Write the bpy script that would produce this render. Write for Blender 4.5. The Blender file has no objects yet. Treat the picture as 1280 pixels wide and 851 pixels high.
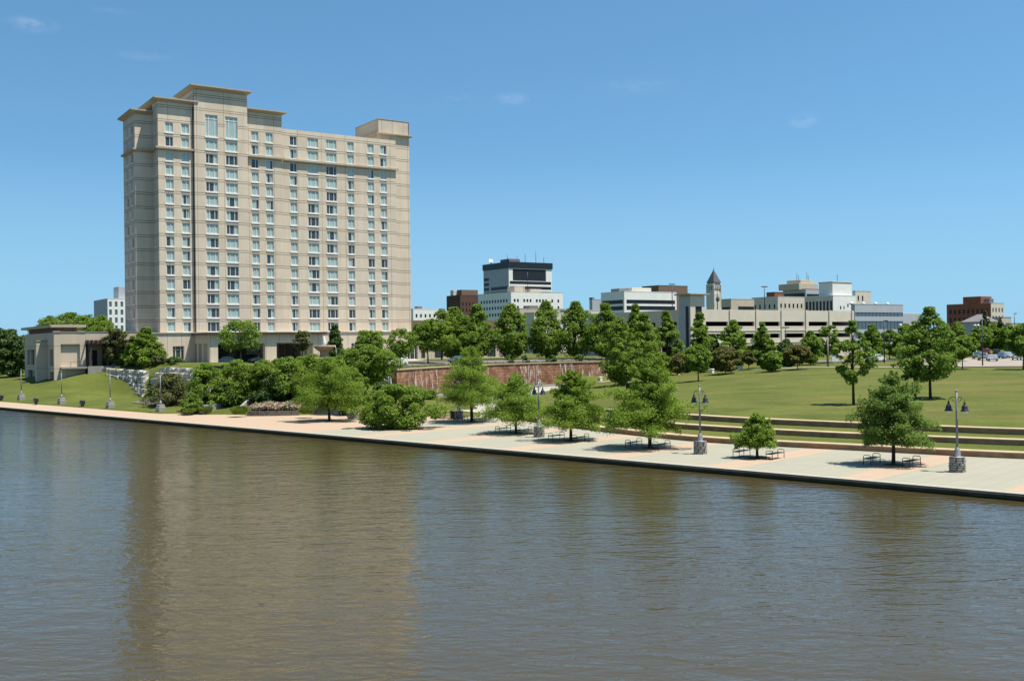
import bpy, math, random
import numpy as np
from mathutils import Matrix, Vector
random.seed(7)
rng = np.random.default_rng(11)
SC = bpy.context.scene
COL = SC.collection
R_ = math.radians

# ------------------------------------------------------------ camera, sky, sun, exposure
FPX = 1300.0; ROLL = R_(0.7); PITCH = R_(0.11); CZ = 9.1
cam_d = bpy.data.cameras.new('camera'); cam = bpy.data.objects.new('camera', cam_d); COL.objects.link(cam)
cam_d.sensor_width = 36.0; cam_d.lens = 36.0 * FPX / 1280.0
cam_d.clip_start = 0.5; cam_d.clip_end = 12000
CR = Matrix.Rotation(R_(90) + PITCH, 3, 'X') @ Matrix.Rotation(-ROLL, 3, 'Z')
cam.matrix_world = Matrix.Translation((0, 0, CZ)) @ CR.to_4x4()
SC.camera = cam

SKY_LIFT, SKY_SC, SKY_SAT, SKY_TINT = 0.12, 1.05, 1.10, (0.83, 1.06, 1.0, 1)     # clear summer sky, little haze
SUN_EL = R_(69); SUN_AZ = math.atan2(0.96, -0.28)      # azimuth from +Y towards +X
wd = bpy.data.worlds.new('World'); SC.world = wd; wd.use_nodes = True
nt = wd.node_tree
for n in list(nt.nodes): nt.nodes.remove(n)
wo = nt.nodes.new('ShaderNodeOutputWorld'); bg = nt.nodes.new('ShaderNodeBackground')
sky = nt.nodes.new('ShaderNodeTexSky'); sky.sky_type = 'NISHITA'; sky.sun_disc = False
sky.sun_elevation = SUN_EL; sky.sun_rotation = SUN_AZ
sky.altitude = 400; sky.air_density = 1.0; sky.dust_density = 0.35; sky.ozone_density = 2.2
bg.inputs['Strength'].default_value = 0.0955
tc_ = nt.nodes.new('ShaderNodeTexCoord'); mp_ = nt.nodes.new('ShaderNodeMapping'); nrm = nt.nodes.new('ShaderNodeVectorMath'); nrm.operation = 'NORMALIZE'
mp_.vector_type = 'POINT'; mp_.inputs['Location'].default_value = (0, 0, SKY_LIFT); mp_.inputs['Scale'].default_value = (1, 1, SKY_SC)
nt.links.new(tc_.outputs['Generated'], mp_.inputs[0]); nt.links.new(mp_.outputs[0], nrm.inputs[0]); nt.links.new(nrm.outputs[0], sky.inputs['Vector'])
hs = nt.nodes.new('ShaderNodeHueSaturation'); hs.inputs['Saturation'].default_value = SKY_SAT
tn = nt.nodes.new('ShaderNodeMixRGB'); tn.blend_type = 'MULTIPLY'; tn.inputs[0].default_value = 1; tn.inputs[2].default_value = SKY_TINT
nt.links.new(sky.outputs[0], hs.inputs['Color']); nt.links.new(hs.outputs[0], tn.inputs[1]); sz_ = nt.nodes.new('ShaderNodeSeparateXYZ'); nt.links.new(tc_.outputs['Generated'], sz_.inputs[0])
hz_ = nt.nodes.new('ShaderNodeMapRange'); hz_.inputs[1].default_value = 0.0; hz_.inputs[2].default_value = 0.17; hz_.inputs[3].default_value = 0.85; hz_.inputs[4].default_value = 0.0; nt.links.new(sz_.outputs[2], hz_.inputs[0])
hm_ = nt.nodes.new('ShaderNodeMixRGB'); hm_.inputs[2].default_value = (1.98, 3.6, 4.85, 1); nt.links.new(hz_.outputs[0], hm_.inputs[0]); nt.links.new(tn.outputs[0], hm_.inputs[1])   # paler air low in the sky
SKY_OUT = hm_.outputs[0]; nt.links.new(bg.outputs[0], wo.inputs['Surface'])

sd = bpy.data.lights.new('sun', 'SUN'); sd.energy = 5.0; sd.angle = R_(0.5); sd.color = (1.0, 0.95, 0.86)
sun = bpy.data.objects.new('sun', sd); COL.objects.link(sun)
sdir = Vector((math.cos(SUN_EL) * math.sin(SUN_AZ), math.cos(SUN_EL) * math.cos(SUN_AZ), math.sin(SUN_EL)))
sun.rotation_euler = (-sdir).to_track_quat('-Z', 'Y').to_euler()
sun.location = (60, -20, 120)
vs = SC.view_settings
vs.view_transform = 'Standard'; vs.look = 'None'; vs.exposure = 0.8; vs.gamma = 1.0; vs.use_curve_mapping = False
SC.cycles.max_bounces = 6; SC.cycles.transparent_max_bounces = 8
SC.cycles.use_denoising = True

# ------------------------------------------------------------ finding places (pixels of the photograph -> metres)
def ray(px, py):
    d = CR @ Vector(((px - 640) / FPX, -(py - 425.5) / FPX, -1)); return d / d.y
def at(px, py, Y):
    d = ray(px, py); return Vector((d.x * Y, Y, CZ + d.z * Y))
def onz(px, py, z):
    d = ray(px, py); t = (z - CZ) / d.z; return Vector((d.x * t, t, z))
U = Vector((0.834, 0.552)).normalized(); V = Vector((-U.y, U.x)); GRID = math.atan2(U.y, U.x)
def alongpx(p0, u, px, py=400):
    d = ray(px, py); n = (-u.y, u.x)
    t = (p0.x * n[0] + p0.y * n[1]) / (d.x * n[0] + d.y * n[1])
    q = d * t
    return (q.x - p0.x) * u.x + (q.y - p0.y) * u.y
O_ = Vector((29.4, 60.0)); DA = Vector((-0.7298, 0.6837)); DS = Vector((0.6837, 0.7298))
def W(a, s): return O_ + DA * a + DS * s
def AS(x, y):
    r = Vector((x, y)) - O_; return r.dot(DA), r.dot(DS)
QUAY = math.atan2(DA.y, DA.x)

# three faint wisps of cloud, fixed in the sky by direction
cn = nt.nodes.new('ShaderNodeTexNoise'); cn.inputs['Scale'].default_value = 55; cn.inputs['Detail'].default_value = 7; cn.inputs['Roughness'].default_value = .62
cm = nt.nodes.new('ShaderNodeMapping'); cm.inputs['Scale'].default_value = (1, 1, 2.2); nt.links.new(tc_.outputs['Generated'], cm.inputs[0]); nt.links.new(cm.outputs[0], cn.inputs['Vector'])
cfac = None
for cx, cy, rx_, rz_, st_ in [(42, 31, .026, .009, .22), (640, 124, .022, .008, .16), (1004, 151, .018, .009, .18), (575, 122, .02, .005, .14), (180, 70, .03, .006, .10), (790, 108, .05, .012, .07), (140, 14, .03, .004, .06)]:
    dv = ray(cx, cy).normalized()
    sb = nt.nodes.new('ShaderNodeVectorMath'); sb.operation = 'SUBTRACT'; sb.inputs[1].default_value = dv; nt.links.new(tc_.outputs['Generated'], sb.inputs[0])
    ml = nt.nodes.new('ShaderNodeVectorMath'); ml.operation = 'MULTIPLY'; ml.inputs[1].default_value = (1 / rx_, 1 / rx_, 1 / rz_); nt.links.new(sb.outputs[0], ml.inputs[0])
    ln = nt.nodes.new('ShaderNodeVectorMath'); ln.operation = 'LENGTH'; nt.links.new(ml.outputs[0], ln.inputs[0])
    mr_ = nt.nodes.new('ShaderNodeMapRange'); mr_.interpolation_type = 'SMOOTHSTEP'; mr_.inputs[1].default_value = 1; mr_.inputs[2].default_value = 0; mr_.inputs[4].default_value = st_; nt.links.new(ln.outputs['Value'], mr_.inputs[0])
    if cfac is None: cfac = mr_.outputs[0]
    else:
        mx_ = nt.nodes.new('ShaderNodeMath'); mx_.operation = 'MAXIMUM'; nt.links.new(cfac, mx_.inputs[0]); nt.links.new(mr_.outputs[0], mx_.inputs[1]); cfac = mx_.outputs[0]
cr_ = nt.nodes.new('ShaderNodeMapRange'); cr_.inputs[1].default_value = .38; cr_.inputs[2].default_value = .68; nt.links.new(cn.outputs['Fac'], cr_.inputs[0])
cf_ = nt.nodes.new('ShaderNodeMath'); cf_.operation = 'MULTIPLY'; nt.links.new(cfac, cf_.inputs[0]); nt.links.new(cr_.outputs[0], cf_.inputs[1])
cc_ = nt.nodes.new('ShaderNodeMixRGB'); cc_.inputs[2].default_value = (6.0, 6.2, 6.4, 1); nt.links.new(cf_.outputs[0], cc_.inputs[0]); nt.links.new(SKY_OUT, cc_.inputs[1]); nt.links.new(cc_.outputs[0], bg.inputs['Color'])

# ------------------------------------------------------------ mesh builder
class MB:
    def __init__(self): self.v = []; self.f = []; self.m = []; self.sm = []
    def add(self, vs, fs, mi=0, smooth=False):
        o = len(self.v); self.v.extend([tuple(p) for p in vs])
        for f in fs: self.f.append(tuple(i + o for i in f)); self.m.append(mi); self.sm.append(smooth)
        return self
    def quad(self, a, b, c, d, mi=0): return self.add([a, b, c, d], [(0, 1, 2, 3)], mi)
    def box(self, x0, x1, y0, y1, z0, z1, mi=0):
        v = [(x0, y0, z0), (x1, y0, z0), (x1, y1, z0), (x0, y1, z0), (x0, y0, z1), (x1, y0, z1), (x1, y1, z1), (x0, y1, z1)]
        return self.add(v, [(0, 3, 2, 1), (4, 5, 6, 7), (0, 1, 5, 4), (1, 2, 6, 5), (2, 3, 7, 6), (3, 0, 4, 7)], mi)
    def bbox(self, x0, x1, y0, y1, z0, z1, b=0.05, mi=0):
        """box with chamfered vertical and top edges"""
        def ring(i, z): return [(x0 + i + b, y0 + i, z), (x1 - i - b, y0 + i, z), (x1 - i, y0 + i + b, z), (x1 - i, y1 - i - b, z),
                                (x1 - i - b, y1 - i, z), (x0 + i + b, y1 - i, z), (x0 + i, y1 - i - b, z), (x0 + i, y0 + i + b, z)]
        v = ring(0, z0) + ring(0, z1 - b) + ring(b, z1)
        fs = [(7, 6, 5, 4, 3, 2, 1, 0), tuple(range(16, 24))]
        for r in (0, 8):
            for k in range(8): fs.append((r + k, r + (k + 1) % 8, r + 8 + (k + 1) % 8, r + 8 + k))
        return self.add(v, fs, mi)
    def prism(self, poly, z0, z1, mi=0):
        n = len(poly)
        v = [(p[0], p[1], z0) for p in poly] + [(p[0], p[1], z1) for p in poly]
        fs = [tuple(range(n))[::-1], tuple(range(n, 2 * n))] + [(i, (i + 1) % n, n + (i + 1) % n, n + i) for i in range(n)]
        return self.add(v, fs, mi)
    def tube(self, pts, rad, n=8, mi=0, cap=True):
        pts = [Vector(p) for p in pts]
        if not hasattr(rad, '__len__'): rad = [rad] * len(pts)
        vs = []
        for i, p in enumerate(pts):
            t = (pts[min(i + 1, len(pts) - 1)] - pts[max(i - 1, 0)]).normalized()
            ref = Vector((0, 0, 1)) if abs(t.z) < 0.9 else Vector((1, 0, 0))
            a = t.cross(ref).normalized(); b = t.cross(a)
            for k in range(n):
                th = 2 * math.pi * k / n
                vs.append(p + (a * math.cos(th) + b * math.sin(th)) * rad[i])
        fs = []
        for i in range(len(pts) - 1):
            for k in range(n): fs.append((i * n + k, i * n + (k + 1) % n, (i + 1) * n + (k + 1) % n, (i + 1) * n + k))
        if cap: fs += [tuple(range(n))[::-1], tuple(range((len(pts) - 1) * n, len(pts) * n))]
        return self.add(vs, fs, mi, True)
    def lathe(self, prof, n=16, c=(0, 0), mi=0, smooth=True):
        vs = []
        for r, z in prof:
            for k in range(n):
                th = 2 * math.pi * k / n; vs.append((c[0] + r * math.cos(th), c[1] + r * math.sin(th), z))
        fs = []
        for i in range(len(prof) - 1):
            for k in range(n): fs.append((i * n + k, i * n + (k + 1) % n, (i + 1) * n + (k + 1) % n, (i + 1) * n + k))
        fs += [tuple(range(n))[::-1], tuple(range((len(prof) - 1) * n, len(prof) * n))]
        return self.add(vs, fs, mi, smooth)
    def rock(self, c, size, rz=0, jit=0.12, n=(3, 2, 2), rnd=random, mi=0):
        """rough quarried block: lattice box with jittered points"""
        ids = {}; vs = []
        ca, sa = math.cos(rz), math.sin(rz)
        for i in range(n[0] + 1):
            for j in range(n[1] + 1):
                for k in range(n[2] + 1):
                    if 0 < i < n[0] and 0 < j < n[1] and 0 < k < n[2]: continue
                    e = sum((i in (0, n[0]), j in (0, n[1]), k in (0, n[2])))
                    q = 1 - 0.05 * (e - 1)
                    x = (i / n[0] - 0.5) * size[0] * q + rnd.uniform(-jit, jit)
                    y = (j / n[1] - 0.5) * size[1] * q + rnd.uniform(-jit, jit)
                    z = (k / n[2]) * size[2] + rnd.uniform(-jit, jit) * 0.7
                    ids[i, j, k] = len(vs); vs.append((c[0] + x * ca - y * sa, c[1] + x * sa + y * ca, c[2] + z))
        fs = []
        for i in range(n[0]):
            for j in range(n[1]):
                fs.append((ids[i, j, 0], ids[i, j + 1, 0], ids[i + 1, j + 1, 0], ids[i + 1, j, 0]))
                fs.append((ids[i, j, n[2]], ids[i + 1, j, n[2]], ids[i + 1, j + 1, n[2]], ids[i, j + 1, n[2]]))
            for k in range(n[2]):
                fs.append((ids[i, 0, k], ids[i + 1, 0, k], ids[i + 1, 0, k + 1], ids[i, 0, k + 1]))
                fs.append((ids[i, n[1], k], ids[i, n[1], k + 1], ids[i + 1, n[1], k + 1], ids[i + 1, n[1], k]))
        for j in range(n[1]):
            for k in range(n[2]):
                fs.append((ids[0, j, k], ids[0, j, k + 1], ids[0, j + 1, k + 1], ids[0, j + 1, k]))
                fs.append((ids[n[0], j, k], ids[n[0], j + 1, k], ids[n[0], j + 1, k + 1], ids[n[0], j, k + 1]))
        return self.add(vs, fs, mi)
    def facade(self, o, d, L, z0, z1, rects, depth=0.2, mi=0, back=None):
        """wall sheet from o along d (outside on the right of d ... d runs left to right seen from outside), holes with reveals"""
        nx, ny = -d[1], d[0]                       # inward
        xs = sorted({0.0, L} | {round(r[0], 4) for r in rects} | {round(r[1], 4) for r in rects})
        zs = sorted({z0, z1} | {round(r[2], 4) for r in rects} | {round(r[3], 4) for r in rects})
        P = lambda x, z, q=0.0: (o[0] + d[0] * x + nx * q, o[1] + d[1] * x + ny * q, z)
        rr = [tuple(round(t, 4) for t in r[:4]) for r in rects]
        for i in range(len(xs) - 1):
            xm = (xs[i] + xs[i + 1]) / 2
            col = [r for r in rr if r[0] < xm < r[1]]
            start = None
            for j in range(len(zs) - 1):
                zm = (zs[j] + zs[j + 1]) / 2
                hole = any(r[2] < zm < r[3] for r in col)
                if not hole and start is None: start = zs[j]
                if (hole or j == len(zs) - 2) and start is not None:
                    end = zs[j] if hole else zs[j + 1]
                    self.quad(P(xs[i], start), P(xs[i + 1], start), P(xs[i + 1], end), P(xs[i], end), mi); start = None
        for x0, x1, a, b in rr:
            self.quad(P(x0, a), P(x0, a, depth), P(x0, b, depth), P(x0, b), mi)
            self.quad(P(x1, a), P(x1, b), P(x1, b, depth), P(x1, a, depth), mi)
            self.quad(P(x0, a), P(x1, a), P(x1, a, depth), P(x0, a, depth), mi)
            self.quad(P(x0, b), P(x0, b, depth), P(x1, b, depth), P(x1, b), mi)
            if back is not None: self.quad(P(x0, a, depth), P(x1, a, depth), P(x1, b, depth), P(x0, b, depth), back)
        return self
    def mesh(self, name, mats):
        me = bpy.data.meshes.new(name)
        me.from_pydata(self.v, [], self.f); me.update()
        for m in (mats if isinstance(mats, (list, tuple)) else [mats]): me.materials.append(m)
        me.polygons.foreach_set('material_index', self.m); me.polygons.foreach_set('use_smooth', self.sm)
        return me
    def build(self, name, mats, parent=None, loc=None, rz=0.0):
        return put(name, self.mesh(name, mats), parent, loc, rz)

def put(name, me, parent=None, loc=None, rz=0.0):
    o = bpy.data.objects.new(name, me); COL.objects.link(o)
    if parent: o.parent = parent
    if loc is not None: o.location = loc
    o.rotation_euler.z = rz
    return o
def tag(o, label=None, cat=None, group=None, kind=None):
    if label: o['label'] = label
    if cat: o['category'] = cat
    if group: o['group'] = group
    if kind: o['kind'] = kind
    return o
def thing(name, label, cat, loc=(0, 0, 0), rz=0.0, group=None):
    o = bpy.data.objects.new(name, None); COL.objects.link(o); o.empty_display_size = 0.3
    o.location = loc; o.rotation_euler.z = rz
    return tag(o, label, cat, group)
def copy_tree(o, parent=None):
    c = o.copy(); COL.objects.link(c); c.parent = parent
    for ch in list(o.children): copy_tree(ch, c)
    return c

# ------------------------------------------------------------ materials
KB = 0.69
def mat(name, col, rough=0.8, spec=0.3, var=0.15, scale=1.5, col2=None, bump=0.0, bscale=8.0, metal=0.0, coord='Object', stretch=None):
    m = bpy.data.materials.new(name); m.use_nodes = True; t = m.node_tree; N = t.nodes; L = t.links
    b = N['Principled BSDF']
    b.inputs['Roughness'].default_value = rough; b.inputs['Metallic'].default_value = metal
    b.inputs['Specular IOR Level'].default_value = spec
    c = N.new('ShaderNodeTexCoord'); src = c.outputs[coord]
    if stretch:
        mp = N.new('ShaderNodeMapping'); mp.inputs['Scale'].default_value = stretch; L.new(src, mp.inputs['Vector']); src = mp.outputs[0]
    nz = N.new('ShaderNodeTexNoise'); nz.inputs['Scale'].default_value = scale; nz.inputs['Detail'].default_value = 6; nz.inputs['Roughness'].default_value = 0.65
    L.new(src, nz.inputs['Vector'])
    rp = N.new('ShaderNodeValToRGB'); rp.color_ramp.elements[0].position = 0.3; rp.color_ramp.elements[1].position = 0.7
    lo = [x * KB * (1 - var) for x in col]; hi = [min(1, x * KB * (1 + var)) for x in (col2 or col)]
    rp.color_ramp.elements[0].color = (*lo, 1); rp.color_ramp.elements[1].color = (*hi, 1)
    L.new(nz.outputs['Fac'], rp.inputs['Fac']); L.new(rp.outputs[0], b.inputs['Base Color'])
    if bump:
        n2 = N.new('ShaderNodeTexNoise'); n2.inputs['Scale'].default_value = bscale; n2.inputs['Detail'].default_value = 8
        L.new(src, n2.inputs['Vector'])
        bm = N.new('ShaderNodeBump'); bm.inputs['Strength'].default_value = bump; bm.inputs['Distance'].default_value = 0.1
        L.new(n2.outputs['Fac'], bm.inputs['Height']); L.new(bm.outputs[0], b.inputs['Normal'])
    m['bc'] = rp.name
    return m
def nodes(m): return m.node_tree.nodes, m.node_tree.links
def mathn(N, L, op, a, b=None, c=None):
    n = N.new('ShaderNodeMath'); n.operation = op
    for i, x in enumerate((a, b, c)):
        if x is None: continue
        if isinstance(x, (int, float)): n.inputs[i].default_value = x
        else: L.new(x, n.inputs[i])
    return n.outputs[0]
def base_in(m):
    """(output socket now feeding Base Color, base input)"""
    b = m.node_tree.nodes['Principled BSDF'].inputs['Base Color']
    return b.links[0].from_socket, b
def mixcol(m, fac, col):
    N, L = nodes(m); src, dst = base_in(m)
    x = N.new('ShaderNodeMixRGB'); L.new(fac, x.inputs[0]); L.new(src, x.inputs[1])
    if isinstance(col, tuple): x.inputs[2].default_value = (*[q * KB for q in col], 1)
    else: L.new(col, x.inputs[2])
    L.new(x.outputs[0], dst); return x
def axes(m, coord='Object'):
    N, L = nodes(m); c = N.new('ShaderNodeTexCoord'); s = N.new('ShaderNodeSeparateXYZ'); L.new(c.outputs[coord], s.inputs[0]); return s.outputs
def lines(m, axis_out, period, offset, width):
    """1 on thin lines every period along an axis"""
    N, L = nodes(m)
    x = mathn(N, L, 'ADD', axis_out, 1000 * period - offset + width / 2)
    x = mathn(N, L, 'MODULO', x, period)
    return mathn(N, L, 'LESS_THAN', x, width)

TAN = (0.88, 0.745, 0.575)
def panel_mat(name, col, zper, zoffs, zw, xper, xoff, xw, lc=(0.13, 0.10, 0.075), rz=0):
    m = mat(name, col, 0.85, 0.2, 0.05, 0.35)
    N, L = nodes(m); ax = axes(m)
    f = None
    for zo in zoffs:
        l = lines(m, ax[2], zper, zo, zw); f = l if f is None else mathn(N, L, 'MAXIMUM', f, l)
    if xper:
        for a in (0, 1):
            l = lines(m, ax[a], xper, xoff, xw); f = mathn(N, L, 'MAXIMUM', f, l)
    f = mathn(N, L, 'MULTIPLY', f, 0.75)
    br = N.new('ShaderNodeTexBrick'); br.inputs['Scale'].default_value = 1; br.inputs['Brick Width'].default_value = xper or 5.6; br.inputs['Row Height'].default_value = zper; br.inputs['Mortar Size'].default_value = 0.0
    br.inputs['Color1'].default_value = (1, 1, 1, 1); br.inputs['Color2'].default_value = (.90, .885, .88, 1)
    cb = N.new('ShaderNodeCombineXYZ'); L.new(mathn(N, L, 'ADD', ax[0], ax[1]), cb.inputs[0]); L.new(ax[2], cb.inputs[1]); L.new(cb.outputs[0], br.inputs['Vector'])
    sn = N.new('ShaderNodeTexNoise'); sn.inputs['Scale'].default_value = 1; sn.inputs['Detail'].default_value = 6; smp = N.new('ShaderNodeMapping'); smp.inputs['Scale'].default_value = (.9, .9, .07); tcx = N.new('ShaderNodeTexCoord')
    L.new(tcx.outputs['Object'], smp.inputs[0]); L.new(smp.outputs[0], sn.inputs['Vector'])          # rain streaks down the panels
    smr = N.new('ShaderNodeMapRange'); smr.inputs[1].default_value = .35; smr.inputs[2].default_value = .7; smr.inputs[3].default_value = .93; smr.inputs[4].default_value = 1.03; L.new(sn.outputs['Fac'], smr.inputs[0])
    src, dst = base_in(m); x1 = N.new('ShaderNodeMixRGB'); x1.blend_type = 'MULTIPLY'; x1.inputs[0].default_value = 1; L.new(src, x1.inputs[1]); L.new(br.outputs['Color'], x1.inputs[2])
    x2 = N.new('ShaderNodeMixRGB'); x2.blend_type = 'MULTIPLY'; x2.inputs[0].default_value = 1; L.new(x1.outputs[0], x2.inputs[1]); L.new(smr.outputs[0], x2.inputs[2]); L.new(x2.outputs[0], dst)
    mixcol(m, f, lc); return m

M = {}
M['hotel'] = panel_mat('tan_precast', TAN, 2.88, (13.05 - 1.35, 13.05 + 1.1), 0.13, 5.6, 2.0, 0.07)
M['hotel_smooth'] = panel_mat('tan_precast_top', (0.80, 0.68, 0.525), 20, (3,), 0.01, 2.8, 1.0, 0.07)
M['eave'] = mat('eave_stone', (0.54, 0.46, 0.35), 0.8, 0.2, 0.08)
M['white'] = mat('white_paint', (0.98, 0.96, 0.91), 0.6, 0.3, 0.05)
M['glass'] = mat('window_glass', (0.055, 0.075, 0.082), 0.06, 0.6, 0.2, 0.4)
M['curtain'] = mat('curtain_behind_glass', (0.46, 0.60, 0.56), 0.25, 0.8, 0.22, 2.6, stretch=(4, 4, 0.2))
M['joint'] = mat('dark_joint', (0.07, 0.055, 0.04), 0.9)
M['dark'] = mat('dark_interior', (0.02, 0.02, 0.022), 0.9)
M['brown'] = mat('bronze_metal', (0.07, 0.05, 0.038), 0.5, 0.4)
M['black_metal'] = mat('black_metal', (0.018, 0.019, 0.02), 0.45, 0.5)
M['grey_metal'] = mat('galvanised_pole', (0.24, 0.25, 0.25), 0.45, 0.5, 0.06)
M['concrete'] = mat('concrete', (0.36, 0.345, 0.31), 0.9, 0.2, 0.12, 1.2, bump=0.15)
M['stone'] = mat('limestone', (0.30, 0.285, 0.25), 0.9, 0.1, 0.45, 1.3, col2=(0.50, 0.48, 0.43), bump=0.8, bscale=3)
M['ledgestone'] = mat('ledge_stone', (0.38, 0.35, 0.30), 0.9, 0.2, 0.07, 7, col2=(0.46, 0.42, 0.36), bump=0.2, bscale=14)
M['trunk'] = mat('bark', (0.075, 0.055, 0.04), 0.95, 0.1, 0.3, 3, bump=0.5)
M['soil'] = mat('mulch', (0.16, 0.10, 0.065), 1.0, 0.1, 0.4, 3, bump=0.5)
M['flowers'] = mat('blossom', (0.55, 0.25, 0.22), 0.8, 0.2, 0.3, 2.0, col2=(0.75, 0.6, 0.55))

def leaf_mat(name, dark, light, trans=0.25):
    m = bpy.data.materials.new(name); m.use_nodes = True; N, L = nodes(m)
    b = N['Principled BSDF']; b.inputs['Roughness'].default_value = 0.6; b.inputs['Specular IOR Level'].default_value = 0.25
    g = N.new('ShaderNodeNewGeometry'); rp = N.new('ShaderNodeValToRGB')
    rp.color_ramp.elements[0].color = (*[q * .78 for q in dark], 1); rp.color_ramp.elements[1].color = (*[q * .80 for q in light], 1)
    c = N.new('ShaderNodeTexCoord'); nz = N.new('ShaderNodeTexNoise'); nz.inputs['Scale'].default_value = 0.6; nz.inputs['Detail'].default_value = 3
    L.new(c.outputs['Object'], nz.inputs['Vector'])
    x = mathn(N, L, 'MULTIPLY_ADD', g.outputs['Random Per Island'], 0.34, 0.1)
    x = mathn(N, L, 'MULTIPLY_ADD', nz.outputs['Fac'], 0.9, x); x = mathn(N, L, 'SUBTRACT', x, 0.22)
    L.new(x, rp.inputs['Fac']); L.new(rp.outputs[0], b.inputs['Base Color'])
    tr = N.new('ShaderNodeBsdfTranslucent'); L.new(rp.outputs[0], tr.inputs['Color'])
    mx = N.new('ShaderNodeMixShader'); mx.inputs[0].default_value = trans
    out = N['Material Output']; L.new(b.outputs[0], mx.inputs[1]); L.new(tr.outputs[0], mx.inputs[2]); L.new(mx.outputs[0], out.inputs['Surface'])
    return m
LF = {
 'cypress': leaf_mat('cypress_foliage', (0.11, 0.20, 0.016), (0.33, 0.47, 0.05), 0.48),
 'cypress_far': leaf_mat('bluish_cypress_foliage', (0.095, 0.18, 0.026), (0.26, 0.38, 0.065), 0.48),
 'oak': leaf_mat('tree_foliage', (0.088, 0.168, 0.015), (0.31, 0.44, 0.05), 0.5),
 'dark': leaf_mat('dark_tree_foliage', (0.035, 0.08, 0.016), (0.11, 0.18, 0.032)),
 'light': leaf_mat('light_tree_foliage', (0.09, 0.18, 0.016), (0.29, 0.42, 0.05), 0.45),
 'red': leaf_mat('reddish_foliage', (0.085, 0.105, 0.02), (0.26, 0.235, 0.055), 0.4),
 'olive': leaf_mat('olive_foliage', (0.065, 0.085, 0.018), (0.19, 0.20, 0.055), 0.35),
 'hedge': leaf_mat('hedge_foliage', (0.05, 0.11, 0.018), (0.16, 0.26, 0.05), 0.32),
 'grass': leaf_mat('ornamental_grass', (0.10, 0.16, 0.02), (0.26, 0.34, 0.05), 0.35),
 'bloom': leaf_mat('pink_bloom', (0.25, 0.12, 0.10), (0.80, 0.55, 0.50), 0.2),
}

# ------------------------------------------------------------ terrain
def T3(px, py, z): p = onz(px, py, z); return (p.x, p.y, z)
TERR1 = [Vector((p.x, p.y)) for p in [onz(x, y, 0) for x, y in [(617, 518.5), (632, 521), (646, 524), (700, 532.8), (760, 540.5), (846, 550), (922, 555.5), (1020, 560.5), (1100, 564.5), (1177, 569), (1280, 573.6)]]] + [Vector((43, 74.2)), Vector((50, 70.6)), Vector((60, 66))]
TERR2 = [Vector((p.x, p.y)) for p in [onz(x, y, 0.5) for x, y in [(746, 527), (840, 536), (922, 541.5), (1060, 549), (1177, 554), (1280, 558.3)]]] + [Vector((46, 78.2)), Vector((53, 74.8)), Vector((63, 70.5))]
TERR3 = [Vector((p.x, p.y)) for p in [onz(x, y, 1.05) for x, y in [(755, 517.3), (840, 523.5), (922, 529), (1060, 535.5), (1177, 540.5), (1280, 545)]]] + [Vector((49, 82), ), Vector((56, 78.7)), Vector((66, 74.5))]
def resample(pl, step):
    out = [pl[0].copy()]; 
    for a, b in zip(pl, pl[1:]):
        n = max(1, int((b - a).length / step))
        for k in range(1, n + 1): out.append(a.lerp(b, k / n))
    for _ in range(6):
        out = [out[0]] + [(out[i - 1] + out[i] * 2 + out[i + 1]) / 4 for i in range(1, len(out) - 1)] + [out[-1]]
    return out
TERR1, TERR2, TERR3 = (resample(t, 1.2) for t in (TERR1, TERR2, TERR3))
WF = [Vector((p.x, p.y)) for p in [onz(x, y, 4.8) for x, y in [(495, 462.4), (550, 458.9), (614, 455.7), (690, 453.4), (749, 452)]]] + [at(850, 440, 232).xy, at(960, 440, 238).xy]
WF = resample(WF, 2.0)

CP = []
def cp(x, y, z): CP.append((x, y, z))
for a in range(-120, 420, 30): 
    x, y = W(a, -3); cp(x, y, -0.05)
for a in (90, 130, 170, 220, 300, 400): x, y = W(a, 6.6); cp(x, y, 0.03)
for q in [(0, 497, .25), (60, 500, .3), (130, 503, .35), (205, 511, .35),
          (240, 514, .3), (270, 512, .4), (330, 513, .5), (420, 513, .5), (470, 522, .1),
          (658, 492, .5), (695, 484, .7), (740, 479, 1.0), (760, 475.5, 1.2), (830, 468.5, 2.0), (918, 461.5, 3.2), (1000, 461, 3.55), (1060, 460, 3.6), (1140, 460, 3.55), (1220, 459, 3.5), (1280, 459, 3.5),
          (560, 515, .1), (600, 515, .1), (640, 515, .2), (700, 510, .6), (730, 500, .9), (800, 500, 1.5), (900, 500, 2.0), (1000, 500, 2.0), (1100, 500, 2.0), (1200, 500, 2.0), (1280, 500, 2.0), (900, 480, 2.5), (1100, 475, 3.0), (1250, 475, 3.0)]:
    cp(*T3(*q))
for px, py, Y in [(255, 500, 155), (250, 482, 170), (330, 475, 170), (300, 496, 150), (350, 495, 145), (400, 492, 142), (420, 472, 165), (440, 500, 135), (470, 497, 138), (455, 471, 168), (520, 505, 152), (555, 500, 160), (540, 512, 142)] + [(60, 479, 198), (45, 479, 204), (28, 478.5, 206), (10, 480, 210), (90, 473, 198), (72, 477, 196), (112, 466, 199), (105, 486, 180), (60, 489, 186)] + [(px, np.interp(px, [120, 127, 140, 150, 165, 184, 192, 201, 240, 262], [472, 474, 480, 485, 494, 499, 499, 492, 490, 486]), np.interp(px, [120, 184, 201, 262], [200.5, 187.5, 183, 177])) for px in range(120, 264, 5)] + [(px, np.interp(px, [120, 184, 201, 262], [457.5, 462, 459, 460.3]), np.interp(px, [120, 184, 201, 262], [208, 196, 192.5, 186.5])) for px in range(120, 264, 5)]:
    q = at(px, py, Y); cp(q.x, q.y, q.z)
for p in TERR1[::3]: cp(p.x, p.y, 0.0)
for p in TERR3[::3]:
    cp(p.x, p.y + 1.8, 1.6); cp(p.x + 1, p.y + 8, 1.75)
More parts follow.
